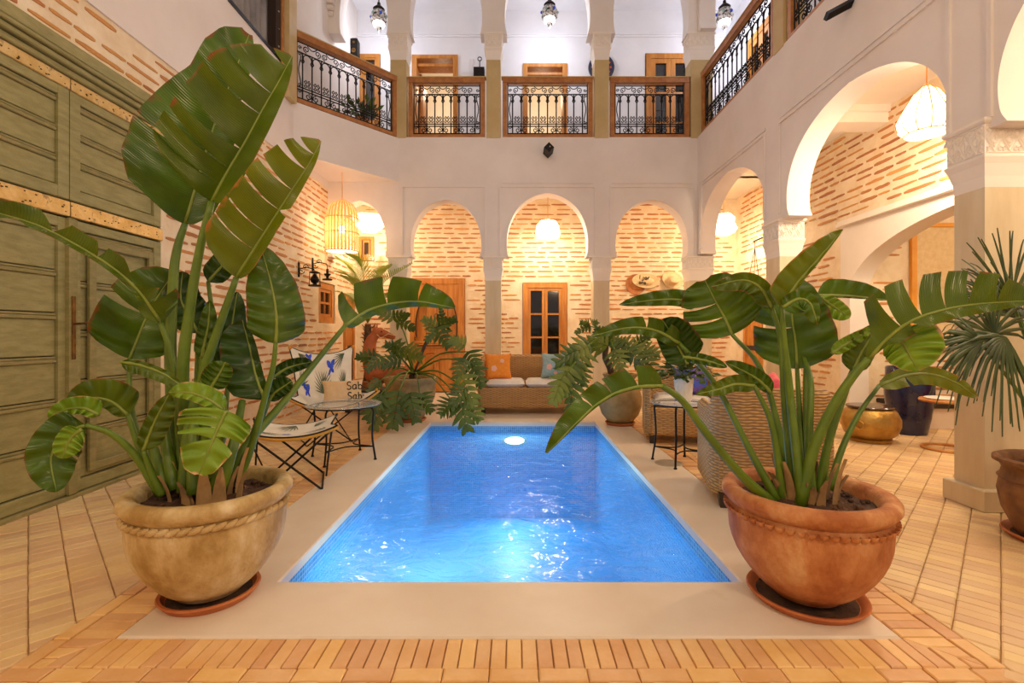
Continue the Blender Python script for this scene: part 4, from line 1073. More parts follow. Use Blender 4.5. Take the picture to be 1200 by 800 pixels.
blade(tL, [(265,481,2.0),(256,500,1.98),(246,524,1.96),(233,556,1.95)], 34, 42, 3, .2, .25, tr=[(.18,.05),(.36,.1),(.55,.2)], tl=[(.5,.2)], seed=16, stalk=[(232,578,2.15),(250,540,2.08),(264,505,2.04),(265,481,2.0)], prof=[(0,.9),(.08,1),(.3,.95),(.5,.8),(.75,.6),(.92,.4),(1,.1)])  # leaf facing the light, its brightness painted in by the paler green
blade(tL, [(262,480,2.02),(245,468,2.02),(222,460,2.03),(198,460,2.04)], 9, 14, 3, .2, .3, seed=17)
blade(tL, [(246,456,2.12),(252,446,2.12),(258,436,2.12),(264,424,2.12)], 16, 14, 0, .2, .2, seed=18, stalk=[(236,572,2.16),(240,510,2.14),(246,456,2.12)])
blade(tL, [(268,440,2.5),(270,410,2.52),(272,380,2.54),(278,342,2.55)], 16, 16, 1, .2, .2, seed=19, stalk=[(250,568,2.4),(262,500,2.45),(268,440,2.5)])
blade(tL, [(320,442,2.6),(335,432,2.62),(350,427,2.64),(366,424,2.66)], 9, 8, 1, .2, .2, seed=20, stalk=[(275,566,2.4),(300,500,2.5),(320,442,2.6)])
blade(tL, [(315,470,2.5),(322,460,2.5),(332,453,2.5),(342,446,2.5)], 13, 10, 1, .2, .2, seed=21, stalk=[(272,566,2.4),(296,520,2.45),(315,470,2.5)])
blade(tL, [(244,330,2.56),(256,316,2.57),(270,300,2.58),(282,284,2.6)], 14, 14, 1, .2, .2, seed=22, stalk=[(240,566,2.45),(246,450,2.5),(252,400,2.52),(244,330,2.56)])
blade(tL, [(232,390,2.5),(222,370,2.5),(212,350,2.5),(214,318,2.5)], 18, 22, 1, .2, .2, seed=23, stalk=[(228,566,2.4),(230,480,2.45),(232,390,2.5)])
blade(tL, [(236,420,2.4),(240,400,2.4),(244,380,2.4),(246,352,2.4)], 10, 10, 0, .2, .2, seed=24, stalk=[(226,566,2.35),(234,480,2.4),(236,420,2.4)])
def sheaths(t, c, z, n, seed, r0=.11):
    rr = random.Random(seed)
    for k in range(n):
        a = 2*pi*k/n+rr.uniform(-.2, .2); q = r0*rr.uniform(.5, 1); b = Vector((c[0]+q*cos(a), c[1]+q*sin(a), c[2]+z)); h = rr.uniform(.09, .24)
        d = Vector((cos(a), sin(a), 0)); s = Vector((-sin(a), cos(a), 0)); w = rr.uniform(.018, .032)
        mb = MB(); vs = []
        for i in range(5):
            f = i/4; ww = w*(1-f*f*.85)
            for e in (-1, 0, 1): vs.append(b+d*(.04*f*f+.012*(1-abs(e)))+s*ww*e+Vector((0, 0, h*f-.01)))
        m_ = 3; mb.add(vs, [(i*3+j, i*3+j+1, i*3+j+4, i*3+j+3) for i in range(4) for j in range(2)])
        mb.build('dry_sheath', M['sheath'], t, smooth=60, fixn=False)
sheaths(tL, cL, .46, 24, 4, .17)

# ---------------- right planter
cR = Vector((1.325, 2.215, 0))
saucer(cR, .246, 'orange saucer under the terracotta planter at right', M['saucer'])
tR = thing('potted_bird_of_paradise', cR, 'spreading bird of paradise plant in terracotta planter with scalloped band at right', 'potted plant')
mb = MB(); mb.lathe([(r, z+zb) for r, z in bowl_prof(.352, .495, .14, .055)], cR, 56); pb = mb.build('planter', M['terracotta'], tR, smooth=50)
mb = MB(); rim_lumps(mb, cR, .323, .392+zb, 54, 'scallop'); mb.build('scalloped_band', M['terracotta'], pb, smooth=60)
soil_mesh(tR, cR, .268, .45, 5)
BR_ = 2.2
blade(tR, [(776,452,1.95),(748,453,1.9),(720,461,1.87),(695,477,1.85),(668,503,1.82),(641,531,1.8)], 3, 24, 0, .3, .35, tr=[(.2,.07),(.42,.03),(.6,.02)], seed=31, stalk=[(906,590,2.15),(868,556,2.1),(828,508,2.02),(800,470,1.98),(776,452,1.95)], rs=(.024,.012), prof=[(0,.6),(.05,1),(.2,1.0),(.4,.9),(.6,.85),(.8,.7),(.95,.3),(1,.1)])
blade(tR, [(858,392,2.4),(849,372,2.4),(838,352,2.4),(826,328,2.4)], 42, 40, 0, .15, .2, tl=[(.35,.1),(.62,.06)], seed=32, stalk=[(925,582,2.25),(912,500,2.32),(890,430,2.38),(858,392,2.4)], prof=[(0,.8),(.1,1),(.4,1),(.7,.85),(.9,.6),(1,.2)])
blade(tR, [(816,358,2.45),(795,351,2.46),(762,352,2.48),(726,357,2.5)], 8, 12, 0, .1, .2, seed=33, prof=HEART)
blade(tR, [(796,402,2.3),(768,387,2.28),(736,384,2.26),(692,394,2.24)], 9, 14, 0, .2, .3, tr=[(.22,.1),(.45,.06)], seed=34, stalk=[(912,588,2.18),(880,530,2.22),(838,450,2.28),(796,402,2.3)], prof=HEART)
blade(tR, [(806,426,2.32),(796,408,2.32),(786,390,2.31),(776,374,2.3)], 20, 26, 1, .4, .5, seed=35, prof=HEART)
blade(tR, [(800,418,2.2),(816,420,2.18),(834,424,2.16),(852,430,2.14)], 7, 6, 0, .2, .2, seed=36)
blade(tR, [(884,452,2.18),(862,450,2.16),(842,456,2.14),(815,462,2.12)], 9, 11, 4, .2, .3, seed=37, prof=HEART, stalk=[(918,588,2.18),(905,500,2.18),(884,452,2.18)])
blade(tR, [(904,460,2.2),(890,446,2.2),(874,436,2.2),(850,424,2.2)], 7, 11, 0, .2, .3, seed=38)
blade(tR, [(905,362,2.25),(892,338,2.25),(870,328,2.25),(834,336,2.25)], 14, 10, 4, .3, .3, seed=39, stalk=[(930,585,2.2),(920,480,2.22),(915,400,2.25),(905,362,2.25)])
blade(tR, [(916,360,2.15),(934,332,2.13),(958,304,2.11),(988,269,2.09)], 22, 4, 2, .5, .8, seed=40, stalk=[(936,585,2.2),(926,480,2.18),(916,360,2.15)], prof=HEART)
blade(tR, [(934,432,2.45),(932,400,2.46),(928,366,2.47),(936,326,2.48)], 44, 42, 0, .15, .15, seed=41, stalk=[(944,578,2.3),(938,500,2.4),(934,432,2.45)], prof=HEART, tl=[(.5,.05)])
blade(tR, [(917,360,2.12),(936,350,2.1),(950,356,2.08),(958,380,2.07)], 10, 16, 0, .3, .4, seed=42, prof=HEART)
blade(tR, [(958,346,2.5),(985,346,2.52),(1012,348,2.54),(1042,352,2.56)], 19, 3, 0, .2, .3, seed=43, stalk=[(948,578,2.3),(945,450,2.42),(950,370,2.48),(958,346,2.5)], prof=HEART)
blade(tR, [(962,348,2.46),(972,356,2.46),(984,364,2.46),(996,372,2.46)], 10, 12, 3, .2, .3, seed=44)
blade(tR, [(1018,420,2.05),(1045,392,2.0),(1072,374,1.95),(1105,363,1.92),(1138,357,1.9),(1172,354,1.88),(1215,352,1.86)], 46, 14, 4, .25, .4, tl=[(.24,.05),(.38,.08),(.52,.03),(.66,.06),(.82,.05)], tr=[(.3,.1)], seed=45,
      stalk=[(938,592,2.12),(952,530,2.12),(975,478,2.1),(1000,440,2.07),(1018,420,2.05)], rs=(.026,.014), prof=[(0,.1),(.10,.35),(.16,1),(.3,1.05),(.6,.9),(.8,.7),(1,.2)])
blade(tR, [(1046,392,2.06),(1058,402,2.05),(1066,416,2.04),(1076,434,2.03)], 36, 24, 3, .15, .2, seed=46, prof=HEART)
blade(tR, [(1030,452,2.3),(1060,440,2.32),(1090,438,2.34),(1120,448,2.36),(1146,466,2.38)], 9, 13, 2, .2, .3, tr=[(.25,.05)], tl=[(.75,.05)], seed=47, stalk=[(972,574,2.22),(985,530,2.24),(1005,487,2.27),(1030,452,2.3)], rs=(.017,.009))
blade(tR, [(1000,436,2.2),(1006,420,2.2),(1016,402,2.2),(1030,380,2.2)], 16, 13, 4, .3, .2, seed=48, stalk=[(958,578,2.2),(970,520,2.2),(985,470,2.2),(1000,436,2.2)])
blade(tR, [(975,414,2.22),(990,404,2.22),(1004,396,2.21),(1022,384,2.2)], 8, 7, 3, .2, .2, seed=49)
for k, st in enumerate(([(940,592,2.12),(932,520,2.15),(924,440,2.2),(918,390,2.3)], [(952,588,2.15),(948,520,2.2),(950,450,2.25),(942,420,2.4)], [(965,580,2.2),(968,530,2.22),(990,460,2.25),(1012,400,2.3)])):
    mb = MB(); mb.tube(spline([P(*p) for p in st], 14), [.021-.010*i/14 for i in range(15)], 8); mb.build('stalk', M['stalk'], tR, smooth=180)
for k, st in enumerate(([(216,576,2.14),(222,500,2.16),(236,440,2.2)], [(205,574,2.16),(195,520,2.2),(190,470,2.25)], [(246,574,2.14),(256,520,2.16),(262,470,2.3)], [(258,572,2.16),(274,520,2.2),(284,470,2.35)], [(228,578,2.1),(226,520,2.12),(230,470,2.2)], [(196,576,2.16),(184,540,2.2),(172,500,2.3)])):
    mb = MB(); mb.tube(spline([P(*p) for p in st], 14), [.03-.014*i/14 for i in range(15)], 8); mb.build('stalk', M['stalk'], tL, smooth=180)
sheaths(tR, cR, .455, 20, 8, .13)

# ============================================================ PHILODENDRONS, PALMS
def lobed_leaf(parent, base, tip, w, material, droop=.1, seed=0, nl=5):
    rr = random.Random(seed); base, tip = Vector(base), Vector(tip); d = tip-base; L_ = d.length; T_ = d.normalized(); V_ = ((base+tip)/2-CAMV).normalized()
    S_ = T_.cross(V_)
    if S_.length < .1: S_ = Vector((1, 0, 0))
    S_.normalize(); N_ = S_.cross(T_).normalized()
    if N_.dot(V_) > 0: N_ = -N_
    mb = MB(); uv = []
    def lobe(p, dv, l, wd):
        q = dv.cross(N_).normalized(); vs = []
        for i, (f, ww) in enumerate(((0, .8), (.35, 1), (.65, .75), (.88, .4), (1, .05))):
            c = p+dv*l*f-N_*droop*l*f*f-Vector((0, 0, .25*droop*l*f))
            for e in (-1, 0, 1): vs.append(c+q*wd*ww*e+N_*(-.15*wd*abs(e))); uv.append((f, abs(e)))
        mb.add(vs, [(i*3+j, i*3+j+1, i*3+j+4, i*3+j+3) for i in range(4) for j in range(2)])
    for i in range(nl):
        f = .05+.8*i/(nl-1); p = base+d*f-Vector((0, 0, droop*L_*f*f)); l = .9*w*(1-.55*f)*rr.uniform(.8, 1.2)
        for s in (-1, 1):
            a = radians(72-40*f)*s; lobe(p, (T_*cos(a)+S_*sin(a)).normalized(), l, L_*.095)
    e_ = base+d*.8-Vector((0, 0, droop*L_*.64)); lobe(e_, T_, L_*.26, L_*.08)
    mb.tube([base+d*f-Vector((0, 0, droop*L_*f*f)) for f in (0, .3, .6, .9)], [.006, .006, .005, .003], 4); uv += [(0, 0)]*16
    mb.uv = uv
    return mb.build('leaf', material, parent, smooth=180, fixn=False)
# left philodendron: round clay pot by the far left pool corner
cP = Vector((-1.45, 6.78, 0)); saucer(cP, .22, 'orange saucer under the clay pot near the far left pool corner')
tP = thing('potted_philodendron', cP, 'split-leaf philodendron in round clay pot near the far left pool corner', 'potted plant')
mb = MB(); mb.lathe([(.001,.018),(.15,.018),(.17,.04),(.27,.18),(.33,.32),(.35,.42),(.335,.50),(.345,.52),(.355,.54),(.37,.575),(.372,.60),(.355,.615),(.33,.61),(.315,.58),(.31,.50)], cP, 40); mb.build('planter', M['grey_pot'], tP, smooth=50)
soil_mesh(tP, cP, .31, .56, 7)
hub = cP+Vector((.05, 0, .66))
LP = [  # (base px, tip px, Y, width m, droop)
 ((512,384),(526,404),6.5,.20,.1),((512,384),(496,372),6.6,.16,.1),((514,382),(533,372),6.6,.16,.1),((512,386),(500,398),6.5,.14,.1),
 ((520,378),(516,360),6.7,.10,0),((545,405),(528,396),6.3,.15,.1),((548,412),(560,430),6.3,.20,.15),((545,420),(535,440),6.2,.22,.15),((552,425),(566,448),6.2,.20,.2),
 ((540,440),(556,468),6.0,.24,.2),((545,455),(530,470),5.9,.22,.2),((538,465),(548,500),5.9,.26,.15),((530,470),(516,482),6.0,.20,.2),((548,468),(562,488),6.0,.2,.2),
 ((470,420),(448,424),6.5,.20,.2),((468,410),(452,402),6.6,.16,.1),((460,404),(482,414),6.5,.18,.2),((475,408),(494,416),6.4,.18,.2),((448,418),(430,430),6.3,.16,.2),((440,420),(418,414),6.6,.16,.2),((468,458),(460,498),6.0,.27,.1),((448,464),(438,500),6.0,.24,.1),((446,462),(430,488),5.9,.22,.15),((480,460),(488,490),6.0,.2,.15),((492,462),(506,478),6.1,.17,.2),((462,372),(440,362),6.9,.16,.1),((466,374),(486,384),6.9,.16,.1),((460,372),(480,366),6.9,.12,.1),((446,446),(432,456),6.2,.16,.2)]
for i, (b, t, Y, w, dr) in enumerate(LP):
    lobed_leaf(tP, P(*b, Y), P(*t, Y-.15), w, M['philo_y'] if i % 4 == 1 else M['philo'], dr, i)
    if i % 2 == 0 or i in (21, 11):
        mid = (hub+P(*b, Y))/2+Vector((0, 0, .12)); mb = MB(); mb.tube(spline([hub, mid, P(*b, Y)], 8), [.014-.0007*k for k in range(9)], 5); mb.build('stem', M['stalk'] if i > 5 else M['bark'], tP, smooth=180)
mb = MB(); mb.tube([cP+Vector((.03,0,.55)), cP+Vector((.02,.02,.62)), cP+Vector((.05,0,.70))], [.045,.05,.03], 8); mb.build('trunk', M['bark'], tP, smooth=180)
# right philodendron
cQ = Vector((1.41, 6.5, 0)); saucer(cQ, .2, 'orange saucer under the big round clay jar at the far right pool corner')
tQ = thing('potted_philodendron', cQ, 'leggy philodendron in big round clay jar at the far right pool corner', 'potted plant')
mb = MB(); mb.lathe([(.001,.018),(.13,.018),(.15,.03),(.24,.14),(.285,.27),(.285,.38),(.24,.50),(.19,.56),(.175,.59),(.19,.61),(.225,.655),(.23,.675),(.215,.685),(.19,.68),(.17,.63),(.165,.58)], cQ, 40); mb.build('jar', M['grey_pot'], tQ, smooth=50)
soil_mesh(tQ, cQ, .165, .63, 9)
top = P(711, 405, 6.45)
mb = MB(); mb.tube(spline([cQ+Vector((-.1,0,.62)), P(714,428,6.5), P(709,418,6.45), top], 8), [.045,.05,.045,.05,.045,.042,.04,.036,.03], 8); mb.build('trunk', M['bark'], tQ, smooth=180)
LQ = [((712,405),(690,396),6.3,.2,.1),((710,402),(700,384),6.4,.18,.05),((705,404),(682,402),6.3,.22,.15),((690,400),(672,412),6.1,.2,.15),((688,405),(664,420),6.0,.22,.2),((676,410),(652,420),5.9,.2,.2),
 ((684,410),(676,440),6.0,.22,.1),((674,420),(664,452),5.9,.24,.1),((668,430),(655,462),5.8,.22,.1),((672,440),(668,478),5.8,.22,.1),((660,440),(648,470),5.7,.2,.1),((680,425),(684,450),6.0,.2,.1),
 ((714,405),(732,398),6.4,.2,.1),((716,408),(740,414),6.3,.22,.2),((730,404),(752,408),6.3,.2,.15),((735,410),(758,428),6.2,.2,.2),((750,408),(772,412),6.3,.2,.15),((752,412),(768,430),6.2,.2,.2),((720,410),(728,432),6.2,.2,.1),
 ((692,382),(674,388),6.5,.1,.1),((694,380),(700,376),6.5,.1,.1),((690,380),(680,378),6.5,.1,.0),((712,400),(720,384),6.5,.18,.05),((745,405),(760,392),6.4,.16,.1)]
for i, (b, t, Y, w, dr) in enumerate(LQ):
    lobed_leaf(tQ, P(*b, Y), P(*t, Y-.12), w, M['philo'] if i % 2 else M['philo_y'], dr, 50+i)
    if i % 2 == 0 or i == 19:
        mb = MB(); mb.tube(spline([top, (top+P(*b, Y))/2+Vector((0,0,.08)), P(*b, Y)], 8), [.012-.0006*k for k in range(9)], 5); mb.build('stem', M['stalk'], tQ, smooth=180)

def frond(parent, pts, L_, material, n=26, droop=.25, name='frond', seed=0):
    rr = random.Random(seed); path = spline(pts, 30); mb = MB(); uv = []
    for i in range(n):
        f = .18+.8*i/(n-1); x = f*30; k = min(int(x), 29); p = path[k].lerp(path[k+1], x-k); T_ = (path[min(k+1,30)]-path[max(k-1,0)]).normalized()
        up = Vector((0,0,1)); S_ = T_.cross(up)
        if S_.length < .1: S_ = Vector((0,1,0))
        S_.normalize(); l = L_*sin(pi*(.12+.82*f))*rr.uniform(.85, 1.1)
        for s in (-1, 1):
            d = (S_*s*.8+T_*.6+up*.15).normalized(); q = d.cross(up).normalized(); w = .012
            vs = []
            for g, ww in ((0, .5), (.3, 1), (.7, .7), (1, .1)):
                c = p+d*l*g-up*droop*l*g*g; vs += [c-q*w*ww, c+q*w*ww]; uv += [(g, 0), (g, .8)]
            mb.add(vs, [(2*j, 2*j+1, 2*j+3, 2*j+2) for j in range(3)])
    nv = len(mb.v); mb.tube(path[::2], [.010-.0004*k for k in range(16)], 5); uv += [(0, 0)]*(len(mb.v)-nv); mb.uv = uv
    return mb.build(name, material, parent, smooth=180, fixn=False)
cA = Vector((-2.46, 8.15, 0))
tA = thing('potted_palm', cA, 'pale green feather palm with shaggy trunk behind the horse sculpture', 'potted plant')
mb = MB(); mb.lathe([(.001,0),(.17,0),(.22,.2),(.25,.4),(.27,.42),(.26,.45),(.23,.44),(.22,.36),(.001,.36)], cA, 28); mb.build('planter', M['terracotta'], tA, smooth=50)
mb = MB(); mb.tube([cA+Vector((0,0,.36)), P(434,425,8.15), P(432,405,8.15), P(431,380,8.15)], [.09,.08,.085,.05], 9)
for k in range(36):
    a = k*2.4; z = .75+.6*k/36; d = Vector((cos(a), sin(a), 0)); mb.tube([cA+Vector((.02,0,z))+d*.06, cA+Vector((.02,0,z+.07))+d*.12], [.014, .004], 4)
mb.build('trunk', M['bark'], tA, smooth=50)
hub = P(431, 378, 8.15)
for i, (mx_, my_, tx_, ty_, Y) in enumerate(((416,330,394,318,8.2),(418,322,394,300,8.3),(424,315,404,296,7.9),(432,320,428,298,8.4),(442,330,460,310,7.8),(446,335,484,308,7.6),(450,350,480,340,7.8),(414,350,398,342,8.3),(440,330,446,300,8.4),(420,340,398,322,7.4))):
    frond(tA, [hub, P(mx_, my_, (8.15+Y)/2), P(tx_, ty_, Y)], .36, M['palm_y'], 32, .2, seed=i)

def fan(parent, hub, axis, up, R_, n=26, spread=2.7, material=None, seed=0, droop=.3):
    rr = random.Random(seed); axis = Vector(axis).normalized(); up = Vector(up).normalized(); S_ = axis.cross(up).normalized(); mb = MB(); uv = []
    N_ = S_.cross(axis)
    for i in range(n):
        a = -spread/2+spread*i/(n-1)+rr.uniform(-.03, .03); d = axis*cos(a)+S_*sin(a); q = d.cross(N_).normalized(); l = R_*(1-.25*abs(a)/(spread/2))*rr.uniform(.88, 1.05); dr = droop*rr.uniform(.4, 1.5)
        vs = []
        for g, ww in ((.02, .25), (.3, 1), (.6, .8), (.85, .4), (1, .06)):
            c = hub+d*l*g-Vector((0,0,dr*l*g**3))+N_*.008*(-1)**i
            for e in (-1, 0, 1): vs.append(c+q*.0115*ww*e-N_*.006*abs(e)); uv.append((g*.9, abs(e)*.8))
        mb.add(vs, [(r*3+j, r*3+j+1, r*3+j+4, r*3+j+3) for r in range(4) for j in range(2)])
    mb.uv = uv; return mb.build('fan_leaf', material or M['palm'], parent, smooth=180, fixn=False)
cF = Vector((3.17, 2.80, 0)); saucer(cF, .27, 'orange saucer under the brown pot at the right edge of the photo')
tF = thing('potted_fan_palm', cF, 'dark fan palm in brown clay pot at the right edge, by the large pillar', 'potted plant')
mb = MB(); mb.lathe([(.001,.018),(.19,.018),(.215,.05),(.265,.16),(.285,.27),(.275,.33),(.272,.335),(.285,.35),(.27,.365),(.262,.40),(.275,.43),(.305,.445),(.305,.465),(.285,.475),(.265,.46),(.25,.42),(.245,.36)], cF, 44); pb = mb.build('planter', M['brown_pot'], tF, smooth=45)
mb = MB()
for s in range(3):
    mb.tube([cF+Vector(((.287-.0*i)*cos(3.4+s*.9+i*.08), .287*sin(3.4+s*.9+i*.08), .22+.05*sin(i*pi/7))) for i in range(8)], .008, 5)
mb.build('carved_garland', M['brown_pot'], pb, smooth=60)
soil_mesh(tF, cF, .255, .41, 11)
mb = MB(); mb.tube([cF+Vector((0,0,.40)), cF+Vector((-.02,0,.6))], [.06, .05], 8); mb.build('trunk', M['bark'], tF, smooth=60)
hubs = [((1165,392),2.75,(-.35,0,1),.50,3.6,.25),((1186,352),2.85,(.1,.1,1),.52,3.2,.15),((1150,402),2.6,(-1,-.15,.25),.40,2.0,.6),((1178,395),2.62,(-.5,-.3,-.5),.36,2.2,.5),((1215,380),2.7,(.8,-.3,.5),.5,2.8,.5),((1196,372),3.0,(-.1,.5,1),.55,2.8,.2)]
for i, (hp, Y, ax, R_, sp_, dr) in enumerate(hubs):
    h = P(*hp, Y); f = fan(tF, h, ax, (.2, -1, .3), R_, 26, sp_, seed=i, droop=dr)
    mb = MB(); b = cF+Vector((.03*cos(i), .03*sin(i), .5)); mb.tube(spline([b, (b+h)/2+Vector((0,0,.03)), h], 8), [.012-.0005*k for k in range(9)], 6); mb.build('leaf_stalk', M['stalk'], f, smooth=180)
# ============================================================ FURNITURE
class XF:
    # local frame: fn(x, y, z) -> world
    def __init__(s, loc, rz=0): s.m = Matrix.Translation(loc) @ Matrix.Rotation(rz, 4, 'Z')
    def __call__(s, x, y, z): return s.m @ Vector((x, y, z))
    def apply(s, mb): mb.v = [tuple(s.m @ Vector(v)) for v in mb.v]; return mb
def cushion_mesh(xf, w, d, T, n=14, pinch=.06, power=.42):
    mb = MB(); vs = []
    for s in (1, -1):
        for j in range(n+1):
            for i in range(n+1):
                u, v = -1+2*i/n, -1+2*j/n; k = (max(0, 1-u**4)*max(0, 1-v**4))**power
                e = 1-pinch*(1-abs(u)**2)*abs(v)**6; e2 = 1-pinch*(1-abs(v)**2)*abs(u)**6
                vs.append(xf(u*w/2*e2, v*d/2*e, s*T/2*k))
    m_ = n+1; fs = []
    for s in (0, 1):
        for j in range(n):
            for i in range(n): a = s*m_*m_+j*m_+i; fs.append((a, a+1, a+m_+1, a+m_))
    return mb.add(vs, fs)
class Frame:
    def __init__(s, c, right, up):
        s.c = Vector(c); s.r = Vector(right).normalized(); s.n = s.r.cross(Vector(up)).normalized(); s.u = s.n.cross(s.r)
    def __call__(s, x, y, z): return s.c+s.r*x+s.u*y+s.n*z
def throw_pillow(c, right, up, w, h, T, material, label, petals=(), cat='pillow', name='throw_pillow', weld=True):
    f = Frame(c, right, up); mb = cushion_mesh(f, w, h, T, 14, .12)
    o = mb.build(name, material, smooth=180, label=label, cat=cat)
    for (u, v, r_) in petals:
        p = MB()
        for k in range(5):
            a = 2*pi*k/5; vs = []
            for i in range(8):
                b = 2*pi*i/8; x = u+r_*.5*cos(a)+r_*.5*cos(b); y = v+r_*.5*sin(a)+r_*.5*sin(b)
                kk = (max(0, 1-(2*x/w)**4)*max(0, 1-(2*y/h)**4))**.42
                vs.append(f(x, y, (T/2*kk+.004)))
            p.add(vs, [tuple(range(8))])
        p.build('printed_flower', M['petal'], o, fixn=False)
    return o, f
def shell(mb, path, zf0, zf1, th):
    # wall of thickness th along a 2D path (list of (x,y)); zf0/zf1: height functions of the arc fraction; rounded top
    n = len(path); P2 = [Vector((p[0], p[1], 0)) for p in path]; vs = []
    for i, p in enumerate(P2):
        t = (P2[min(i+1, n-1)]-P2[max(i-1, 0)]).normalized(); q = Vector((t.y, -t.x, 0)); f = i/(n-1); a, b = zf0(f), zf1(f)
        sec = [(-.5, a), (-.5, b-.03), (-.4, b-.008), (-.15, b), (.15, b), (.4, b-.008), (.5, b-.03), (.5, a)]
        for (s, z) in sec: w = p+q*s*th; vs.append((w.x, w.y, z))
    m_ = 8; fs = [(i*m_+j, i*m_+(j+1) % m_, (i+1)*m_+(j+1) % m_, (i+1)*m_+j) for i in range(n-1) for j in range(m_)]
    fs += [tuple(range(m_-1, -1, -1)), tuple((n-1)*m_+k for k in range(m_))]
    return mb.add(vs, fs)
def upath(w, d, r, n=6):
    # from front left, round the back, to front right; back at +y
    p = [(-w/2, -d/2), (-w/2, 0), (-w/2, d/2-r)]
    p += [(-w/2+r-r*cos(pi/2*i/n), d/2-r+r*sin(pi/2*i/n)) for i in range(1, n+1)]
    p += [(0, d/2)]+[(w/2-r+r*sin(pi/2*i/n), d/2-r+r*cos(pi/2*i/n)) for i in range(0, n+1)]
    p += [(w/2, 0), (w/2, -d/2)]
    return p
def wicker_seat(name, loc, rz, w, d, label, cat, hb=.83, ha=.62, seats=1, material=None, group=None):
    t = thing(name, loc, label, cat, group); xf = XF(loc, rz); m_ = material or M['wicker']
    mb = MB(); mb.bbox(-w/2+.05, w/2-.05, -d/2+.01, d/2-.05, .10, .40, .02); xf.apply(mb).build('base', m_, t, smooth=40)
    path = upath(w-.09, d-.09, .16)
    def zt(f): 
        x = abs(f-.5)*2; return hb if x < .5 else hb-(hb-ha)*(1-cos(min(1, (x-.5)/.42)*pi))/2
    mb = shell(MB(), path, lambda f: .09, zt, .09); xf.apply(mb).build('back_and_arms', m_, t, smooth=50)
    # plaited edge along the top of the shell
    mb = MB(); pts = [Vector((x, y, zt(i/(len(path)-1))-.004)) for i, (x, y) in enumerate(path)]
    pts = [Vector((pts[0].x, pts[0].y-.045, .12))]+[Vector((pts[0].x, pts[0].y-.045, pts[0].z-.02))]+pts+[Vector((pts[-1].x, pts[-1].y-.045, pts[-1].z-.02))]+[Vector((pts[-1].x, pts[-1].y-.045, .12))]
    mb.tube(pts, .022, 7); xf.apply(mb).build('plaited_edge', M['seagrass'], t, smooth=180)
    for sx in (-1, 1):
        for sy in (-1, 1):
            mb = MB(); x, y = sx*(w/2-.085), sy*(d/2-.085); mb.add([(x-.028,y-.028,0),(x+.028,y-.028,0),(x+.028,y+.028,0),(x-.028,y+.028,0),(x-.042,y-.042,.11),(x+.042,y-.042,.11),(x+.042,y+.042,.11),(x-.042,y+.042,.11)], [(3,2,1,0),(4,5,6,7),(0,1,5,4),(1,2,6,5),(2,3,7,6),(3,0,4,7)])
            xf.apply(mb).build('leg', M['dark_wood'], t)
    sw = (w-.22)/seats
    for i in range(seats):
        f = XF(xf(-w/2+.11+sw*(i+.5), -.045, .455), rz); mb = cushion_mesh(f, sw-.006, d-.16, .125, 12, .02, .22); mb.build('seat_cushion', M['white_cloth'], t, smooth=180)
    return t, xf
loveseat, xs = wicker_seat('wicker_loveseat', Vector((.165, 7.66, 0)), 0, 1.44, .80, 'woven wicker loveseat with two white seat cushions at the far end of the pool', 'sofa', .86, .80, 2)
throw_pillow((-.26, 7.62, .70), (1, .12, 0), (0.06, .34, 1), .43, .43, .17, M['orange_cloth'], 'orange pillow with pale flower patches on the wicker loveseat', [(-.07, -.05, .05), (.06, .07, .035)])
throw_pillow((.62, 7.62, .71), (1, -.25, 0), (-.22, .32, 1), .42, .42, .16, M['teal_cloth'], 'grey teal pillow with coral flowers on the wicker loveseat', [(-.06, -.03, .05), (.08, .09, .05), (.04, -.12, .03)])
wicker_seat('wicker_armchair', Vector((1.835, 3.62, 0)), radians(167), .80, .80, 'wicker armchair seen from the back, behind the terracotta planter', 'armchair', .82, .66, 1, M['seagrass'])
wicker_seat('wicker_armchair', Vector((1.93, 5.62, 0)), radians(-12), .86, .80, 'wicker armchair with white cushion facing the pool, behind the glass side table', 'armchair', .80, .66, 1, M['seagrass'])
throw_pillow((2.02, 5.58, .67), (1, .1, 0), (-.1, .4, 1), .40, .36, .15, M['blue_cloth'], 'blue patterned pillow on the wicker armchair behind the glass side table')
# coral pink throw heaped on the near armchair
mb = MB(); c = Vector((1.93, 3.5, .80)); rr = random.Random(3); n = 18; vs = []
for j in range(n+1):
    for i in range(n+1):
        u, v = -1+2*i/n, -1+2*j/n
        z = .10*max(0, 1-u*u)*max(0, 1-v*v)+.018*sin(7*u+3*v)+.014*sin(11*v-4*u)
        vs.append((1.95+.20*u+.02*sin(5*v), 3.70+.17*v, .575+z+.22*max(0, 1-u*u*1.2)*max(0, 1-(v*1.1)**2)))
for (x, y, z) in list(vs): vs.append((x, y, z-.02))
m_ = n+1; fs = []
for s in (0, 1):
    for j in range(n):
        for i in range(n): a = s*m_*m_+j*m_+i; fs.append((a, a+1, a+m_+1, a+m_))
mb.add(vs, fs); mb.build('throw_blanket', M['pink_cloth'], smooth=180, label='crumpled coral pink throw lying on the near wicker armchair', cat='blanket')

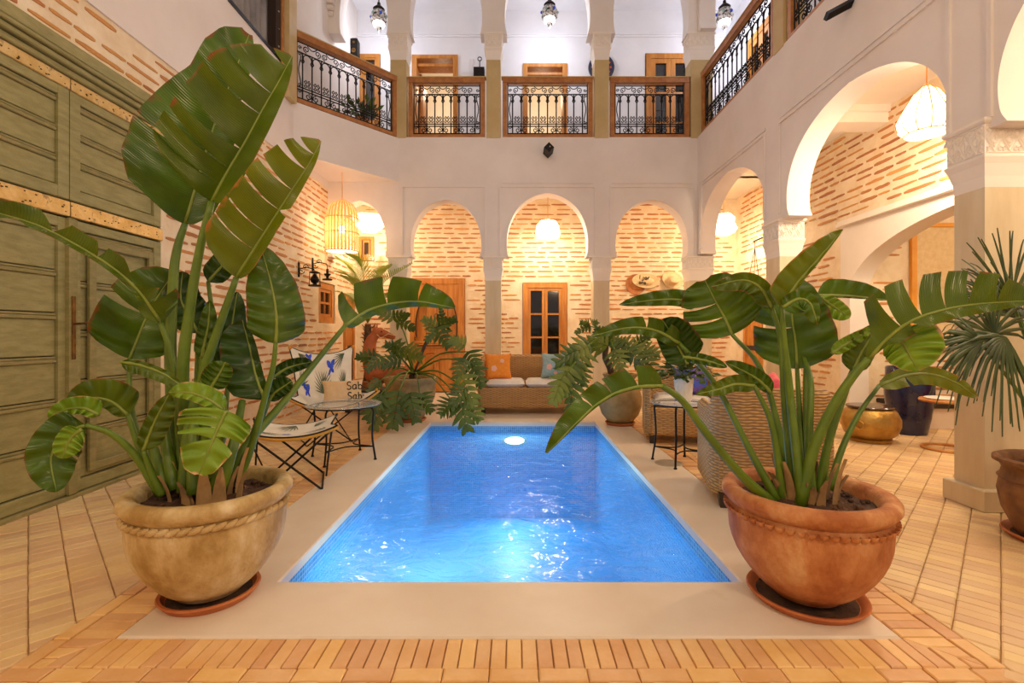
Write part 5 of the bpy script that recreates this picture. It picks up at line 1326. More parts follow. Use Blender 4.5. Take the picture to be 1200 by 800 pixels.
# ---- small iron side tables with glass tops
M['glass_top'] = mat('pale_glass_top', 'DDE2DA', rough=.06, spec=.8); 
gm = M['glass_top']; nt = gm.node_tree; tpb = nt.nodes.new('ShaderNodeBsdfTransparent'); mxs = nt.nodes.new('ShaderNodeMixShader'); mxs.inputs[0].default_value = .32
nt.links.new(tpb.outputs[0], mxs.inputs[1]); nt.links.new(nt.nodes['Principled BSDF'].outputs[0], mxs.inputs[2]); nt.links.new(mxs.outputs[0], nt.nodes['Material Output'].inputs[0])
def side_table(c, r, h, label, a0=0, top=None):
    t = thing('side_table', c, label, 'side table', None)
    mb = MB(); mb.lathe([(.001, h-.012), (r, h-.012), (r+.004, h-.006), (r, h), (.001, h)], c, 40); mb.build('glass_top', top or M['glass_top'], t, smooth=40)
    mb = MB(); mb.tube([c+Vector(((r-.03)*cos(2*pi*k/32), (r-.03)*sin(2*pi*k/32), h-.02)) for k in range(32)], .008, 5, True); mb.build('top_ring', M['iron'], t, smooth=180)
    for k in range(4):
        a = a0+pi/2*k; d = Vector((cos(a), sin(a), 0))
        mb = MB(); pts = [c+d*(r-.09)+Vector((0,0,h-.02)), c+d*(r-.04)+Vector((0,0,h-.06)), c+d*(r-.045)+Vector((0,0,h*.7)), c+d*(r-.05)+Vector((0,0,h*.4)), c+d*(r-.02)+Vector((0,0,.02))]
        mb.tube(spline(pts, 14), .0095, 6); mb.lathe([(.001,0),(.016,0),(.016,.012),(.008,.02)], c+d*(r-.02), 8); mb.build('leg', M['iron'], t, smooth=60)
    mb = MB()
    for k in range(4):
        a = a0+pi/2*k; b = a+pi/2
        p, q = Vector((cos(a), sin(a), 0))*(r-.045), Vector((cos(b), sin(b), 0))*(r-.045); m2 = (p+q)/2*.35
        mb.tube([c+x+Vector((0,0,.13)) for x in spline([p, m2*1.3, q], 10)], .007, 5)
    mb.build('stretcher', M['iron'], t, smooth=180)
    return t
side_table(Vector((1.55, 4.55, 0)), .275, .575, 'round glass side table on curved iron legs beside the pool, holding the white vase', radians(-118))
side_table(Vector((-1.66, 4.72, 0)), .35, .535, 'round glass side table on curved iron legs in front of the palm print chair', radians(-100))
# white lattice vase with greenery
cV = Vector((1.60, 4.60, .575)); t = thing('vase_of_greenery', cV, 'white lattice vase with dark leaves and blue blooms on the glass side table', 'vase')
mb = MB(); mb.lathe([(.001,0),(.062,0),(.066,.01),(.075,.09),(.088,.20),(.090,.215),(.083,.215),(.07,.10),(.06,.02)], cV, 32); vb = mb.build('vase', M['white_ceramic'], t, smooth=50)
mb = MB()
for rz_ in range(5):
    for k in range(11):
        a = 2*pi*(k+.5*(rz_ % 2))/11; z = .028+.038*rz_; R_ = .068+.0205*(z/.215)+.001
        mb.tube([cV+Vector((R_*cos(a+.2*cos(q*pi/3)), R_*sin(a+.2*cos(q*pi/3)), z+.019*sin(q*pi/3))) for q in range(6)], .0028, 4, True)
mb.build('lattice', M['white_ceramic'], vb, fixn=False)
mb = MB(); uv = []; rr = random.Random(5)
for k in range(150):
    a = rr.uniform(0, 2*pi); e = rr.uniform(-.25, 1.3); d = Vector((cos(a)*cos(e), sin(a)*cos(e), sin(e)*.75)); R_ = rr.uniform(.06, .24); p = cV+Vector((0,0,.25))+Vector((d.x*R_*1.15, d.y*R_, d.z*R_)); l = rr.uniform(.07, .11); w = l*.36
    dd_ = (d+Vector((0,0,-.3))).normalized(); q = dd_.cross(Vector((rr.uniform(-.5,.5), rr.uniform(-.5,.5), 1))).normalized(); up_ = q.cross(dd_)
    vs = [p, p+dd_*l*.35+q*w, p+dd_*l, p+dd_*l*.35-q*w, p+dd_*l*.4-up_*.01]; mb.add(vs, [(0,1,4),(1,2,4),(2,3,4),(3,0,4)]); uv += [(0,0),(.3,.6),(.8,.3),(.3,.6),(.5,0)]
mb.uv = uv; mb.build('foliage', M['philo'], t, kind='stuff', fixn=False)
mb = MB()
for k in range(14): mb.tube([cV+Vector((.02*cos(k), .02*sin(k), .03)), cV+Vector((.05*cos(k), .05*sin(k), .2)), cV+Vector((.12*cos(k*1.7), .1*sin(k*1.7), .30))], .004, 4)
mb.build('stems', M['stalk'], t)
for (dx, dy, dz) in ((.17, -.05, .34), (.19, .05, .29), (-.12, -.1, .36), (.05, .12, .40)):
    mb = MB(); q = cV+Vector((dx, dy, dz))
    for k in range(14): mb.sphere(q+Vector((RND.uniform(-.02,.02), RND.uniform(-.02,.02), RND.uniform(-.015,.015))), .010, 6, 4)
    mb.build('bloom', mat('blue_bloom','5A68C8', rough=.8) if 'bloom_m' not in M else M['bloom_m'], t, smooth=180); M['bloom_m'] = t.children[-1].data.materials[0] if len(t.children) else None

# ---- butterfly chair, stool with palm printed canvas
def sling_fn(xf, zc, ze, hw, yv, pw=2.2):
    def q(s, t, off=0):
        u = 2*s-1; yy = lerp_tab(yv, t); w = lerp_tab(hw, t); a, b = lerp_tab(zc, t), lerp_tab(ze, t)
        return xf(u*w, yy+(.05*abs(u)**2 if t > .5 else 0), a+(b-a)*abs(u)**pw)
    def qn(s, t, off):
        p = q(s, t); e = .01; a = q(min(s+e, 1), t)-q(max(s-e, 0), t); b = q(s, min(t+e, 1))-q(s, max(t-e, 0)); n_ = a.cross(b).normalized()
        return p+n_*off
    return q, qn
def sling(t, q, qn, prints, birds, n=22):
    mb = MB(); vs = []
    for off in (0, -.012):
        for j in range(n+1):
            for i in range(n+1): vs.append(qn(i/n, j/n, off))
    m_ = n+1; fs = []
    for s in (0, 1):
        for j in range(n):
            for i in range(n): a = s*m_*m_+j*m_+i; fs.append((a, a+1, a+m_+1, a+m_))
    mb.add(vs, fs); sl = mb.build('canvas_sling', M['canvas'], t, smooth=180)
    eb = MB(); loop = [(i/n, 0) for i in range(n)]+[(1, j/n) for j in range(n)]+[(1-i/n, 1) for i in range(n)]+[(0, 1-j/n) for j in range(n)]
    eb.tube([qn(a, b, -.004) for a, b in loop], .007, 5, True); eb.build('piped_edge', M['ink'], sl, smooth=180)
    for (s0, t0, ang, L_, nb, dark) in prints:
        pm = MB()
        for k in range(nb):
            a = ang+(k-(nb-1)/2)*.20; l = L_*(1-.35*abs(k-(nb-1)/2)/(nb/2)); w = .006+.004*L_
            def pt(f, e): return qn(min(max(s0+cos(a)*l*f-sin(a)*w*e, .01), .99), min(max(t0+sin(a)*l*f+cos(a)*w*e, .01), .99), .004)
            vs = []
            for f, e in ((0, .3), (.35, 1), (.7, .8), (1, .1)): vs += [pt(f, -e), pt(f, e)]
            pm.add(vs, [(2*j, 2*j+1, 2*j+3, 2*j+2) for j in range(3)])
        pm.build('printed_palm_leaf', M['print_green'], sl, fixn=False)
    for (s0, t0, sz) in birds:
        pm = MB()
        for (a, l, w) in ((.9, 1, .3), (2.3, .95, .3), (4.2, .8, .16), (5.5, .7, .2), (0.1, .45, .16)):
            def pt(f, e): return qn(min(max(s0+sz*(cos(a)*l*f-sin(a)*w*e), .01), .99), min(max(t0+sz*(sin(a)*l*f+cos(a)*w*e), .01), .99), .006)
            vs = []
            for f, e in ((0, .4), (.45, 1), (.8, .7), (1, .1)): vs += [pt(f, -e), pt(f, e)]
            pm.add(vs, [(2*j, 2*j+1, 2*j+3, 2*j+2) for j in range(3)])
        pm.build('printed_bird', M['print_blue'], sl, fixn=False)
    return sl
cB = Vector((-2.12, 5.5, 0)); rB = radians(30); xb = XF(cB, rB)
tB = thing('butterfly_chair', cB, 'butterfly chair with palm and bluebird print canvas on black rods by the brick wall', 'chair')
zc = [(0,.43),(.15,.41),(.38,.36),(.52,.40),(.7,.62),(.9,.88),(1,.97)]; ze = [(0,.60),(.2,.55),(.45,.55),(.6,.66),(.8,.92),(1,1.07)]; hw = [(0,.47),(.12,.40),(.35,.31),(.55,.30),(.8,.33),(1,.36)]; yv = [(0,-.42),(.2,-.30),(.45,-.02),(.6,.12),(.8,.23),(1,.31)]
q, qn = sling_fn(xb, zc, ze, hw, yv)
slB = sling(tB, q, qn, [(.12,.95,-.6,.22,7,1),(.5,.62,2.2,.24,9,1),(.85,.95,3.6,.24,7,1),(.45,.66,.7,.22,8,1),(.1,.62,1.0,.2,7,1),(.85,.62,1.9,.18,7,1),(.9,.12,2.6,.2,6,1),(.2,.25,.5,.2,7,1)], [(.62,.84,.10),(.18,.60,.09),(.28,.93,.07)])
mb = MB()
for (a, b) in (((-.45,-.42,.58), (.24,-.20,.0)), ((.45,-.42,.58), (-.24,-.20,0)), ((-.35,.36,1.04), (.27,.34,0)), ((.35,.36,1.04), (-.27,.34,0))):
    mb.tube([xb(*a), xb(*b)], .008, 6)
for (a, b) in (((.24,-.20,0), (.27,.34,0)), ((-.24,-.20,0), (-.27,.34,0))): mb.tube([xb(*a), xb(a[0], 0, .008), xb(*b)], .008, 6)
mb.build('rod_frame', M['iron'], tB)
mb = MB()
for (px_, py_, pz_) in ((-.455,-.405,.585), (.455,-.405,.585), (-.352,.335,1.05), (.352,.335,1.05)): mb.sphere(xb(px_, py_, pz_), .022, 8, 6)
mb.build('leather_corners', M['leather'], tB, smooth=180)
mb = MB(); mb.tube([qn(i/20, .0, -.022) for i in range(21)], .014, 5); mb.build('leather_edge', M['leather'], tB, smooth=180)
# lettered cushion on the chair
oc, fc = throw_pillow(P(402, 459, 5.34), (1, .5, 0), (0, .30, 1), .44, .27, .10, M['tan_cloth'], 'tan linen cushion lettered Sab Sahn on the butterfly chair', (), 'cushion', 'lettered_cushion')
LET = {'S': [[(.8,.9),(.5,1),(.2,.85),(.25,.6),(.7,.42),(.75,.15),(.45,0),(.1,.1)]], 'a': [[(.7,.55),(.4,.62),(.12,.4),(.15,.1),(.45,.02),(.7,.25)],[(.72,.62),(.7,.2),(.82,.02)]], 'b': [[(.15,1),(.15,.02)],[(.15,.45),(.5,.6),(.78,.35),(.6,.05),(.15,.06)]],
       'h': [[(.15,1),(.15,.0)],[(.15,.4),(.45,.6),(.7,.4),(.72,0)]], 'n': [[(.15,.6),(.15,0)],[(.15,.4),(.45,.6),(.7,.4),(.72,0)]], 'd': [[(.75,1),(.75,.0)],[(.75,.45),(.4,.6),(.12,.3),(.35,.02),(.75,.1)]], 'r': [[(.2,.6),(.2,0)],[(.2,.35),(.45,.58),(.7,.52)]], 'o': [[(.45,.6),(.15,.4),(.2,.08),(.45,0),(.72,.1),(.75,.42),(.45,.6)]], 'I': [[(.4,1),(.4,0)]], 'j': [[(.6,.62),(.6,-.1),(.4,-.3),(.15,-.2)]]}
def letters(txt, fn, x, y, h, r, name, parent, material):
    mb = MB()
    for ch in txt:
        if ch == ' ': x += h*.4; continue
        for st in LET[ch]: mb.tube([fn(x+a*h*.72, y+b*h) for a, b in spline2(st)], r, 4)
        x += h*.70
    return mb.build(name, material, parent, fixn=False)
def spline2(st): return [(p.x, p.y) for p in spline([(a, b, 0) for a, b in st], max(6, 4*(len(st)-1)))] if len(st) > 2 else st
def onc(x, y): 
    k = (max(0, 1-(2*x/.44)**4)*max(0, 1-(2*y/.27)**4))**.42; return fc(x, y, (.05*k+.003))
letters('Sab', onc, .03, .015, .085, .0055, 'lettering', oc, M['ink']); letters('Sahn', onc, .035, -.095, .08, .0055, 'lettering', oc, M['ink'])
cS = Vector((-1.78, 3.92, 0)); xs_ = XF(cS, radians(20))
tS = thing('sling_stool', cS, 'low folding stool with palm print canvas seat beside the left planter', 'stool')
q, qn = sling_fn(xs_, [(0,.43),(.5,.40),(1,.43)], [(0,.50),(.5,.46),(1,.50)], [(0,.33),(.5,.28),(1,.33)], [(0,-.27),(1,.27)])
sling(tS, q, qn, [(.1,.3,.3,.35,8,1),(.9,.25,2.4,.35,9,1),(.5,.9,4.2,.35,8,1),(.75,.7,1.0,.25,6,1)], [(.42,.35,.09)])
mb = MB()
for sx in (-1, 1):
    for sy in (-1, 1):
        mb.tube([xs_(sx*.33, sy*.27, .50), xs_(-sx*.22, sy*.24, .0)], .009, 6); mb.tube([xs_(sx*.29, sy*.25, .45), xs_(sx*.25, -sy*.22, .10)], .007, 6)
for sx in (-1, 1): mb.tube([xs_(sx*.22, -.24, .01), xs_(sx*.22, .24, .01)], .008, 6); mb.tube([xs_(sx*.25, -.22, .10), xs_(sx*.25, .22, .10)], .007, 6)
mb.build('rod_frame', M['iron'], tS)
mb = MB(); mb.tube([qn(i/20, .0, -.02) for i in range(21)], .012, 5); mb.build('leather_edge', M['leather'], tS, smooth=180)

# ---- bench and terracotta horse behind the chair
mb = MB(); xs2 = (-2.62, -1.62)
t = thing('low_bench', Vector((-2.1, 7.65, 0)), 'low brown wooden bench under the terracotta horse', 'bench')
mb = MB(); mb.bbox(-2.65, -1.6, 7.30, 7.9, .30, .36, .01); mb.build('bench_top', M['dark_wood'], t)
for x in (-2.6, -1.7):
    for y in (7.45, 7.82): mb = MB(); mb.bbox(x, x+.06, y, y+.06, 0, .30, .005); mb.build('leg', M['dark_wood'], t)
mb = MB(); mb.bbox(-2.54, -1.7, 7.47, 7.49, .18, .295, .004); mb.build('apron', M['wood'], t)
tH = thing('horse_sculpture', Vector((-2.1, 7.65, .40)), 'reclining terracotta horse with raised head on the low bench', 'sculpture')
Y = 7.6; px = lambda a, b, y=Y: P(a, b, y)
mb = MB()
mb.tube(spline([px(430,444), px(440,438), px(455,436), px(470,438), px(480,444)], 14), [.06,.12,.16,.175,.18,.175,.17,.165,.165,.17,.175,.17,.15,.10,.05], 14)
mb.tube(spline([px(440,440), px(433,420), px(434,402), px(440,391)], 10), [.15,.14,.13,.12,.115,.105,.10,.09,.085,.075,.06], 12)
mb.tube(spline([px(437,390), px(447,390), px(456,393), px(463,396)], 8), [.07,.075,.072,.065,.058,.05,.046,.042,.03], 12)
for dy in (-.05, .05): mb.tube([px(440,388)+Vector((0,dy,0)), px(441,377)+Vector((0,dy*1.3,0))], [.03,.006], 6)
for (pts, r0) in (([px(444,446,7.5), px(432,452,7.38), px(448,456,7.34)], .05), ([px(474,446,7.5), px(484,450,7.38), px(466,456,7.34)], .06), ([px(440,446,7.7), px(428,454,7.75)], .05)):
    sp_ = spline(pts, 10); mb.tube(sp_, [r0*(1-.06*i) for i in range(11)], 8)
mb.tube(spline([px(482,440), px(490,446), px(488,455)], 8), [.04,.045,.045,.04,.04,.035,.03,.02,.01], 7)
ho = mb.build('body', M['clay_horse'], tH, smooth=180)
rm = ho.modifiers.new('fuse', 'REMESH'); rm.mode = 'VOXEL'; rm.voxel_size = .014; rm.use_smooth_shade = True
sm = ho.modifiers.new('soften', 'SMOOTH'); sm.iterations = 4; sm.factor = .5
mb = MB()
for k, (a, b) in enumerate(((434,393),(431,400),(429.5,407),(429.5,414),(430,421))): mb.tube([px(a+3,b-1), px(a-2.5,b+2)], [.022,.012], 6)
mb.build('mane', M['tan_cloth'], tH, smooth=60)
mb = MB(); mb.tube([px(463,393,7.56), px(455,391,7.54), px(446,396,7.53), px(441,391,7.54)], .007, 5); mb.build('bridle', M['tan_cloth'], tH)
mb = MB(); mb.sphere(px(447,388.5,7.53), .013, 8, 6); mb.build('eye', M['dark_wood'], tH, smooth=180)
mb = MB(); mb.bbox(-2.03, -1.70, 7.45, 7.86, .70, .735, .012); mb.build('saddle_cloth', M['tan_cloth'], tH)

# ---- right gallery things
c = Vector((4.02, 5.50, 0)); t = thing('lidded_drum', c, 'squat hammered gold drum with dark round lid and ring handle', 'drum')
mb = MB(); mb.lathe([(.001,0),(.20,0),(.205,.035),(.19,.045),(.25,.09),(.285,.18),(.285,.26),(.25,.34),(.215,.375),(.001,.375)], c, 40); mb.build('body', M['gold'], t, smooth=45)
mb = MB(); mb.lathe([(.001,.376),(.225,.376),(.235,.39),(.225,.402),(.001,.408)], c, 40); mb.build('lid', M['lid'], t, smooth=40)
mb = MB(); a = radians(215); p = c+Vector((.285*cos(a), .285*sin(a), .24)); s_ = Vector((-sin(a), cos(a), 0)); mb.tube([p+Vector((cos(a)*.02, sin(a)*.02, 0))+s_*.045*cos(k*pi/7)+Vector((0,0,.045*sin(k*pi/7)-.03)) for k in range(14)], .008, 5, True); mb.build('ring_handle', M['gold'], t, smooth=180)
c = Vector((4.80, 5.92, 0)); t = thing('tall_planter', c, 'tall tapering navy glazed planter with a small plant against the brick alcove', 'planter')
mb = MB(); mb.lathe([(.001,0),(.175,0),(.18,.02),(.215,.2),(.245,.45),(.25,.6),(.235,.72),(.235,.80),(.225,.815),(.21,.81),(.20,.72),(.001,.72)], c, 40); mb.build('vase', M['navy'], t, smooth=45)
for k in range(11):
    a = k*2.4; d = Vector((cos(a), sin(a), 0)); l = .16+.05*sin(k*3); q_ = Vector((-sin(a), cos(a), 0)); b = c+Vector((0,0,.72))+d*.05; vs = []; uv = []
    for g, w in ((0,.012),(.4,.02),(.75,.014),(1,.002)):
        m2 = b+d*l*g*g*1.2+Vector((0,0,l*1.3*g*(1-.3*g))); vs += [m2-q_*w, m2+q_*w]; uv += [(g,0),(g,.7)]
    mb = MB(); mb.add(vs, [(2*j,2*j+1,2*j+3,2*j+2) for j in range(3)]); mb.uv = uv; mb.build('leaf', M['palm'], t, smooth=180, fixn=False)
c = Vector((4.52, 5.08, 0)); t = thing('small_table', c, 'small round wooden table with bent post and ring foot beside the large pillar', 'side table')
mb = MB(); mb.lathe([(.001,.50),(.23,.50),(.24,.515),(.23,.53),(.001,.53)], c, 32); mb.build('table_top', M['wood'], t, smooth=40)
mb = MB(); mb.lathe([(.001,.531),(.17,.531),(.18,.54),(.17,.545),(.001,.545)], c+Vector((-.02,0,0)), 28); mb.build('tray', M['white_ceramic'], t, smooth=40)
mb = MB(); mb.tube([c+Vector((.21*cos(2*pi*k/28), .21*sin(2*pi*k/28), .014)) for k in range(28)], .014, 6, True); mb.build('ring_foot', M['wood'], t, smooth=180)
mb = MB(); mb.bbox(4.52+.16, 4.52+.21, 5.05, 5.11, .02, .50, .005); mb.build('post', M['wood'], t)
t = thing('low_bench', Vector((5.9, 6.4, 0)), 'low dark bench along the brick alcove wall behind the navy planter', 'bench')
mb = MB(); mb.bbox(4.98, 6.9, 6.12, 6.70, .27, .33, .01); mb.build('bench_top', M['dark_wood'], t)
mb = MB(); mb.bbox(5.0, 6.88, 6.16, 6.70, 0, .268, .006); mb.build('bench_base', M['coping'], t)
t = thing('framed_map', Vector((6.05, 6.72, .96)), 'large mottled map in an orange wooden frame on the alcove wall', 'picture')
mb = MB(); x0, x1, z0, z1 = 5.47, 6.65, .97, 2.74
for (a, b, c2, d) in ((x0, x0+.07, z0, z1), (x1-.07, x1, z0, z1), (x0+.07, x1-.07, z1-.06, z1), (x0+.07, x1-.07, z0, z0+.06)):
    mb = MB(); mb.bbox(a, b, 6.69, 6.735, c2, d, .008); mb.build('frame_bar', mat('orange_frame','E0962E', 'EBA848', 4, .5) if 'ofr' not in M else M['ofr'], t); M['ofr'] = bpy.data.materials['orange_frame']
mb = MB(); mb.box(x0+.07, x1-.07, 6.712, 6.73, z0+.06, z1-.06); mb.build('map_sheet', M['paper'], t)
c = Vector((5.55, 5.0, 0)); t = thing('orange_armchair', c, 'orange upholstered chair half hidden behind the large pillar at right', 'chair')
mb = MB(); mb.bbox(5.18, 5.85, 5.2, 5.32, .30, 1.02, .03); mb.build('backrest', M['chair_orange'], t, smooth=40)
mb = MB(); mb.bbox(5.18, 5.85, 4.70, 5.2, .30, .46, .03); mb.build('seat', M['chair_orange'], t, smooth=40)
for x in (5.2, 5.79):
    for y in (4.72, 5.24): mb = MB(); mb.bbox(x, x+.04, y, y+.04, 0, .30, .004); mb.build('leg', M['wood'], t)
mb = MB(); mb.bbox(5.16, 5.24, 4.66, 5.2, .60, .635, .008); mb.bbox(5.18, 5.22, 4.68, 4.72, .30, .60, .004); mb.build('armrest', M['wood'], t)
mb = MB(); mb.bbox(5.14, 5.26, 4.72, 4.98, .637, .66, .006); o = mb.build('folded_towel', M['white_cloth'], label='folded striped towel on the arm of the orange chair at the right edge', cat='towel')
for k in range(3): mb = MB(); mb.box(5.138, 5.262, 4.76+k*.07, 4.78+k*.07, .6395, .6615); mb.build('stripe', M['blue_cloth'] if k % 2 else M['chair_orange'], o)

# ---- hats on the back wall
def hat(c, rw, rh, tilt, material, label, crown=.09, rx=0):
    c = Vector(c); t = thing('straw_hat', c, label, 'hat', None)
    prof = [(1.0, .0), (.98, .012), (.75, .0), (.56, .004), (.53, .02), (.50, crown*.7), (.42, crown), (.2, crown*1.05), (.001, crown*.98)]
    n = 36; ct, st = cos(tilt), sin(tilt)
    mb = MB()
    for i, (r, z) in enumerate(prof):
        for k in range(n):
            a = 2*pi*k/n; u, v = r*rw*cos(a), r*rh*sin(a); wv = .012*sin(2*a)*(r > .6); mb.v.append((c.x+u*ct-v*st, c.y-z-wv-rx*v, c.z+u*st+v*ct))
    for i in range(len(prof)-1):
        for k in range(n): mb.f.append((i*n+k, i*n+(k+1) % n, (i+1)*n+(k+1) % n, (i+1)*n+k))
    mb.build('hat_body', material, t, smooth=50)
    bd = MB(); bd.lathe([(.535*rw, 0), (.54*rw, .012), (.525*rw, .024)], (0,0,0), 32)
    return t, (lambda u, v, d=0: Vector((c.x+u*ct-v*st, c.y-.014-d-rx*v, c.z+u*st+v*ct)))
h1, f1 = hat(P(745, 333, 10.04), .21, .21, .2, M['brown_straw'], 'brown straw hat hanging left, half behind the lettered straw hat', .03)
h2, f2 = hat(P(757, 329, 9.995), .285, .15, -.06, M['straw'], 'pale straw hat with black lettering on the back wall', .05)
f2b = lambda u, v: f2(u, v, .052)
letters('Ijor', lambda x, y: f2b(x, y), -.17, .02, .085, .008, 'lettering', h2, M['ink']); letters('oro', lambda x, y: f2b(x, y), -.16, -.075, .07, .008, 'lettering', h2, M['ink'])
h3, f3 = hat(P(788, 328, 10.03), .22, .17, -.35, M['straw'], 'small woven straw hat hanging right of the lettered hat', .16)

# ---- wall sconces, upper floor bits, spouts
def sconce(Y, z, label, candle):
    c = Vector((XL, Y, z)); t = thing('wall_sconce', c, label, 'sconce')
    mb = MB(); mb.bar(c+Vector((.012,0,-.10)), c+Vector((.012,0,.12)), .03, .02); mb.build('wall_plate', M['iron'], t)
    mb = MB(); mb.tube([c+Vector((.02,0,.02)), c+Vector((.12,0,.05)), c+Vector((.24,0,.02))], .008, 5)
    for s in (1, -1): mb.tube([c+Vector((.05+.045*(1-i/14)*cos(i*.6)+.03*(s+1), 0, .02+s*.035+.04*(1-i/14)*sin(i*.6)*s)) for i in range(13)], .006, 4)
    mb.tube([c+Vector((.24,0,.02)), c+Vector((.25,0,-.06))], .006, 5); mb.build('scroll_arm', M['iron'], t)
    mb = MB(); q_ = c+Vector((.25, 0, -.24))
    if candle: mb.lathe([(.001,.0),(.075,.0),(.08,.015),(.02,.03),(.02,.06),(.05,.085),(.055,.10),(.02,.10),(.018,.18)], q_, 16)
    else:
        mb.lathe([(.001,0),(.09,0),(.09,.02),(.03,.03),(.02,.04)], q_, 16); mb.lathe([(.001,.03),(.05,.06),(.07,.10),(.05,.14),(.01,.19)], q_, 10); mb.lathe([(.07,.20),(.08,.21),(.001,.24)], q_, 16)
        for k in range(4): mb.tube([q_+Vector((.08*cos(k*pi/2+.7), .08*sin(k*pi/2+.7), .01)), q_+Vector((.075*cos(k*pi/2+.7), .075*sin(k*pi/2+.7), .205))], .005, 4)
    mb.build('candle_cup' if candle else 'lantern', M['iron'], t, smooth=50)
sconce(7.35, 2.17, 'black iron wall sconce with square lantern, nearer of two on the left brick wall', False)
sconce(7.85, 2.32, 'black iron wall sconce with a candle cup, above the small orange window', True)
t = thing('water_spout', P(642, 180, YA), 'black diamond shaped drain spout over the middle arch', 'spout')
c = P(642, 180, YA); mb = MB(); mb.prism([(-.085,0),(0,-.085),(.085,0),(0,.085)], lambda u, v, w: (c.x+u, c.y+w, c.z+v), -.30, .02); mb.build('spout_tube', M['iron'], t)
mb = MB(); mb.sphere(c+Vector((.015,-.302,.01)), .012, 6, 4); mb.build('bolt', M['steel'], t)
c = Vector((XR, 4.62, 4.36)); t = thing('water_spout', c, 'black metal drain spout jutting from the right wall at the top of the photo', 'spout')
mb = MB(); mb.prism([(-.045,0),(0,-.045),(.045,0),(0,.045)], lambda u, v, w: (c.x+w, c.y+u, c.z+v-.14*(1 if w < 0 else 0)), .02, -.24); mb.build('spout_tube', M['iron'], t)
# wall plate, lantern box, speaker on the upper floor
mb = MB(); c = P(705, 78, 10.0); mb.lathe([(.001,.03),(.20,.02),(.25,.05),(.265,.045),(.27,0),(.001,0)], (0,0,0), 32); mb.v = [(c.x+x, 10.05-z, c.z+y) for x, y, z in mb.v]
o = mb.build('wall_plate', M['navy'], smooth=40, label='dark round decorative plate hung behind the upper pillar', cat='plate')
mb = MB()
for k in range(12): a = 2*pi*k/12; mb.sphere((c.x+.19*cos(a), 10.025, c.z+.19*sin(a)), .022, 6, 4)
mb.build('painted_dots', M['chair_orange'], o, smooth=180)
c = P(562, 84, 9.95); t = thing('wall_lantern', c-Vector((0,0,.17)), 'black square lantern with ring handle on the upper floor wall', 'lantern')
mb = MB(); mb.bbox(c.x-.12, c.x+.10, 9.9, 10.05, c.z-.16, c.z+.08, .01); mb.build('box', M['iron'], t)
mb = MB(); mb.tube([(c.x, 9.98, c.z+.08), (c.x, 9.98, c.z+.24)], .01, 5); mb.tube([(c.x+.04*cos(k*pi/5), 9.98, c.z+.28+.04*sin(k*pi/5)) for k in range(10)], .009, 5, True); mb.build('hook', M['iron'], t)
c = P(411.5, 54, 9.62); c.x = XL+.085; mb = MB(); mb.bbox(XL+.021, XL+.16, 9.62, 9.78, c.z-.24, c.z+.18, .03); o = mb.build('loudspeaker', M['iron'], smooth=40, label='small black loudspeaker on the corner terrace wall', cat='speaker')
mb = MB(); mb.disc((c.x, 9.615, c.z-.08), .045, 16, (0,-1,0)); mb.disc((c.x, 9.615, c.z+.08), .025, 16, (0,-1,0)); mb.build('cone', M['dark_metal'], o)
t = thing('potted_twigs', Vector((-2.6, 8.25, ZU-.02)), 'dark leafy shrub behind the slanting railing of the corner terrace', 'potted plant')
mb = MB(); mb.lathe([(.001,0),(.10,0),(.13,.2),(.12,.22),(.001,.2)], (-2.6, 8.25, ZU-.02), 20); mb.build('planter', M['terracotta'], t, smooth=40)
mb = MB(); uv = []; rr = random.Random(8)
for k in range(46):
    a = rr.uniform(0, 2*pi); e = rr.uniform(.3, 1.4); d = Vector((cos(a)*cos(e), sin(a)*cos(e)*.4, sin(e))); p = Vector((-2.6, 8.25, ZU+.2)); l = rr.uniform(.2, .42); p1 = p+d*l; mb.tube([p, p+d*l*.5+Vector((0,0,.03)), p1], [.006,.005,.003], 4); uv += [(0,0)]*12
    q_ = d.cross(Vector((0,1,.2))).normalized(); mb.add([p1-d*.03, p1+q_*.025+d*.03, p1+d*.10, p1-q_*.025+d*.03], [(0,1,2,3)]); uv += [(0,0),(.4,.6),(.8,.2),(.4,.6)]
mb.uv = uv; mb.build('twigs', M['philo'], t, kind='stuff', fixn=False)
# rod with a hanging balance on the pillar
t = thing('hanging_rack', Vector((3.34, 6.5, 2.5)), 'thin dark rod with cords hanging from the pillar behind the right banana plant', 'rack')
mb = MB(); a = Vector((3.34, 6.19, 2.52)); b = Vector((3.34, 6.80, 2.50)); mb.tube([a, b], .011, 6); mb.build('rod', M['dark_wood'], t)
mb = MB(); 
for (dx, dy) in ((-.13, .05), (-.04, -.05), (.10, .0)): mb.tube([b+Vector((0,-.04,0)), b+Vector((0,-.04,-.1)), b+Vector((dx,dy-.04,-.85))], .005, 4)
mb.build('cords', M['dark_wood'], t)
mb = MB(); mb.lathe([(.001,-.02),(.10,-.01),(.14,.02),(.135,.025),(.001,.0)], b+Vector((-.02,-.04,-.87)), 20); mb.build('hanging_dish', M['brown_straw'], t, smooth=40)

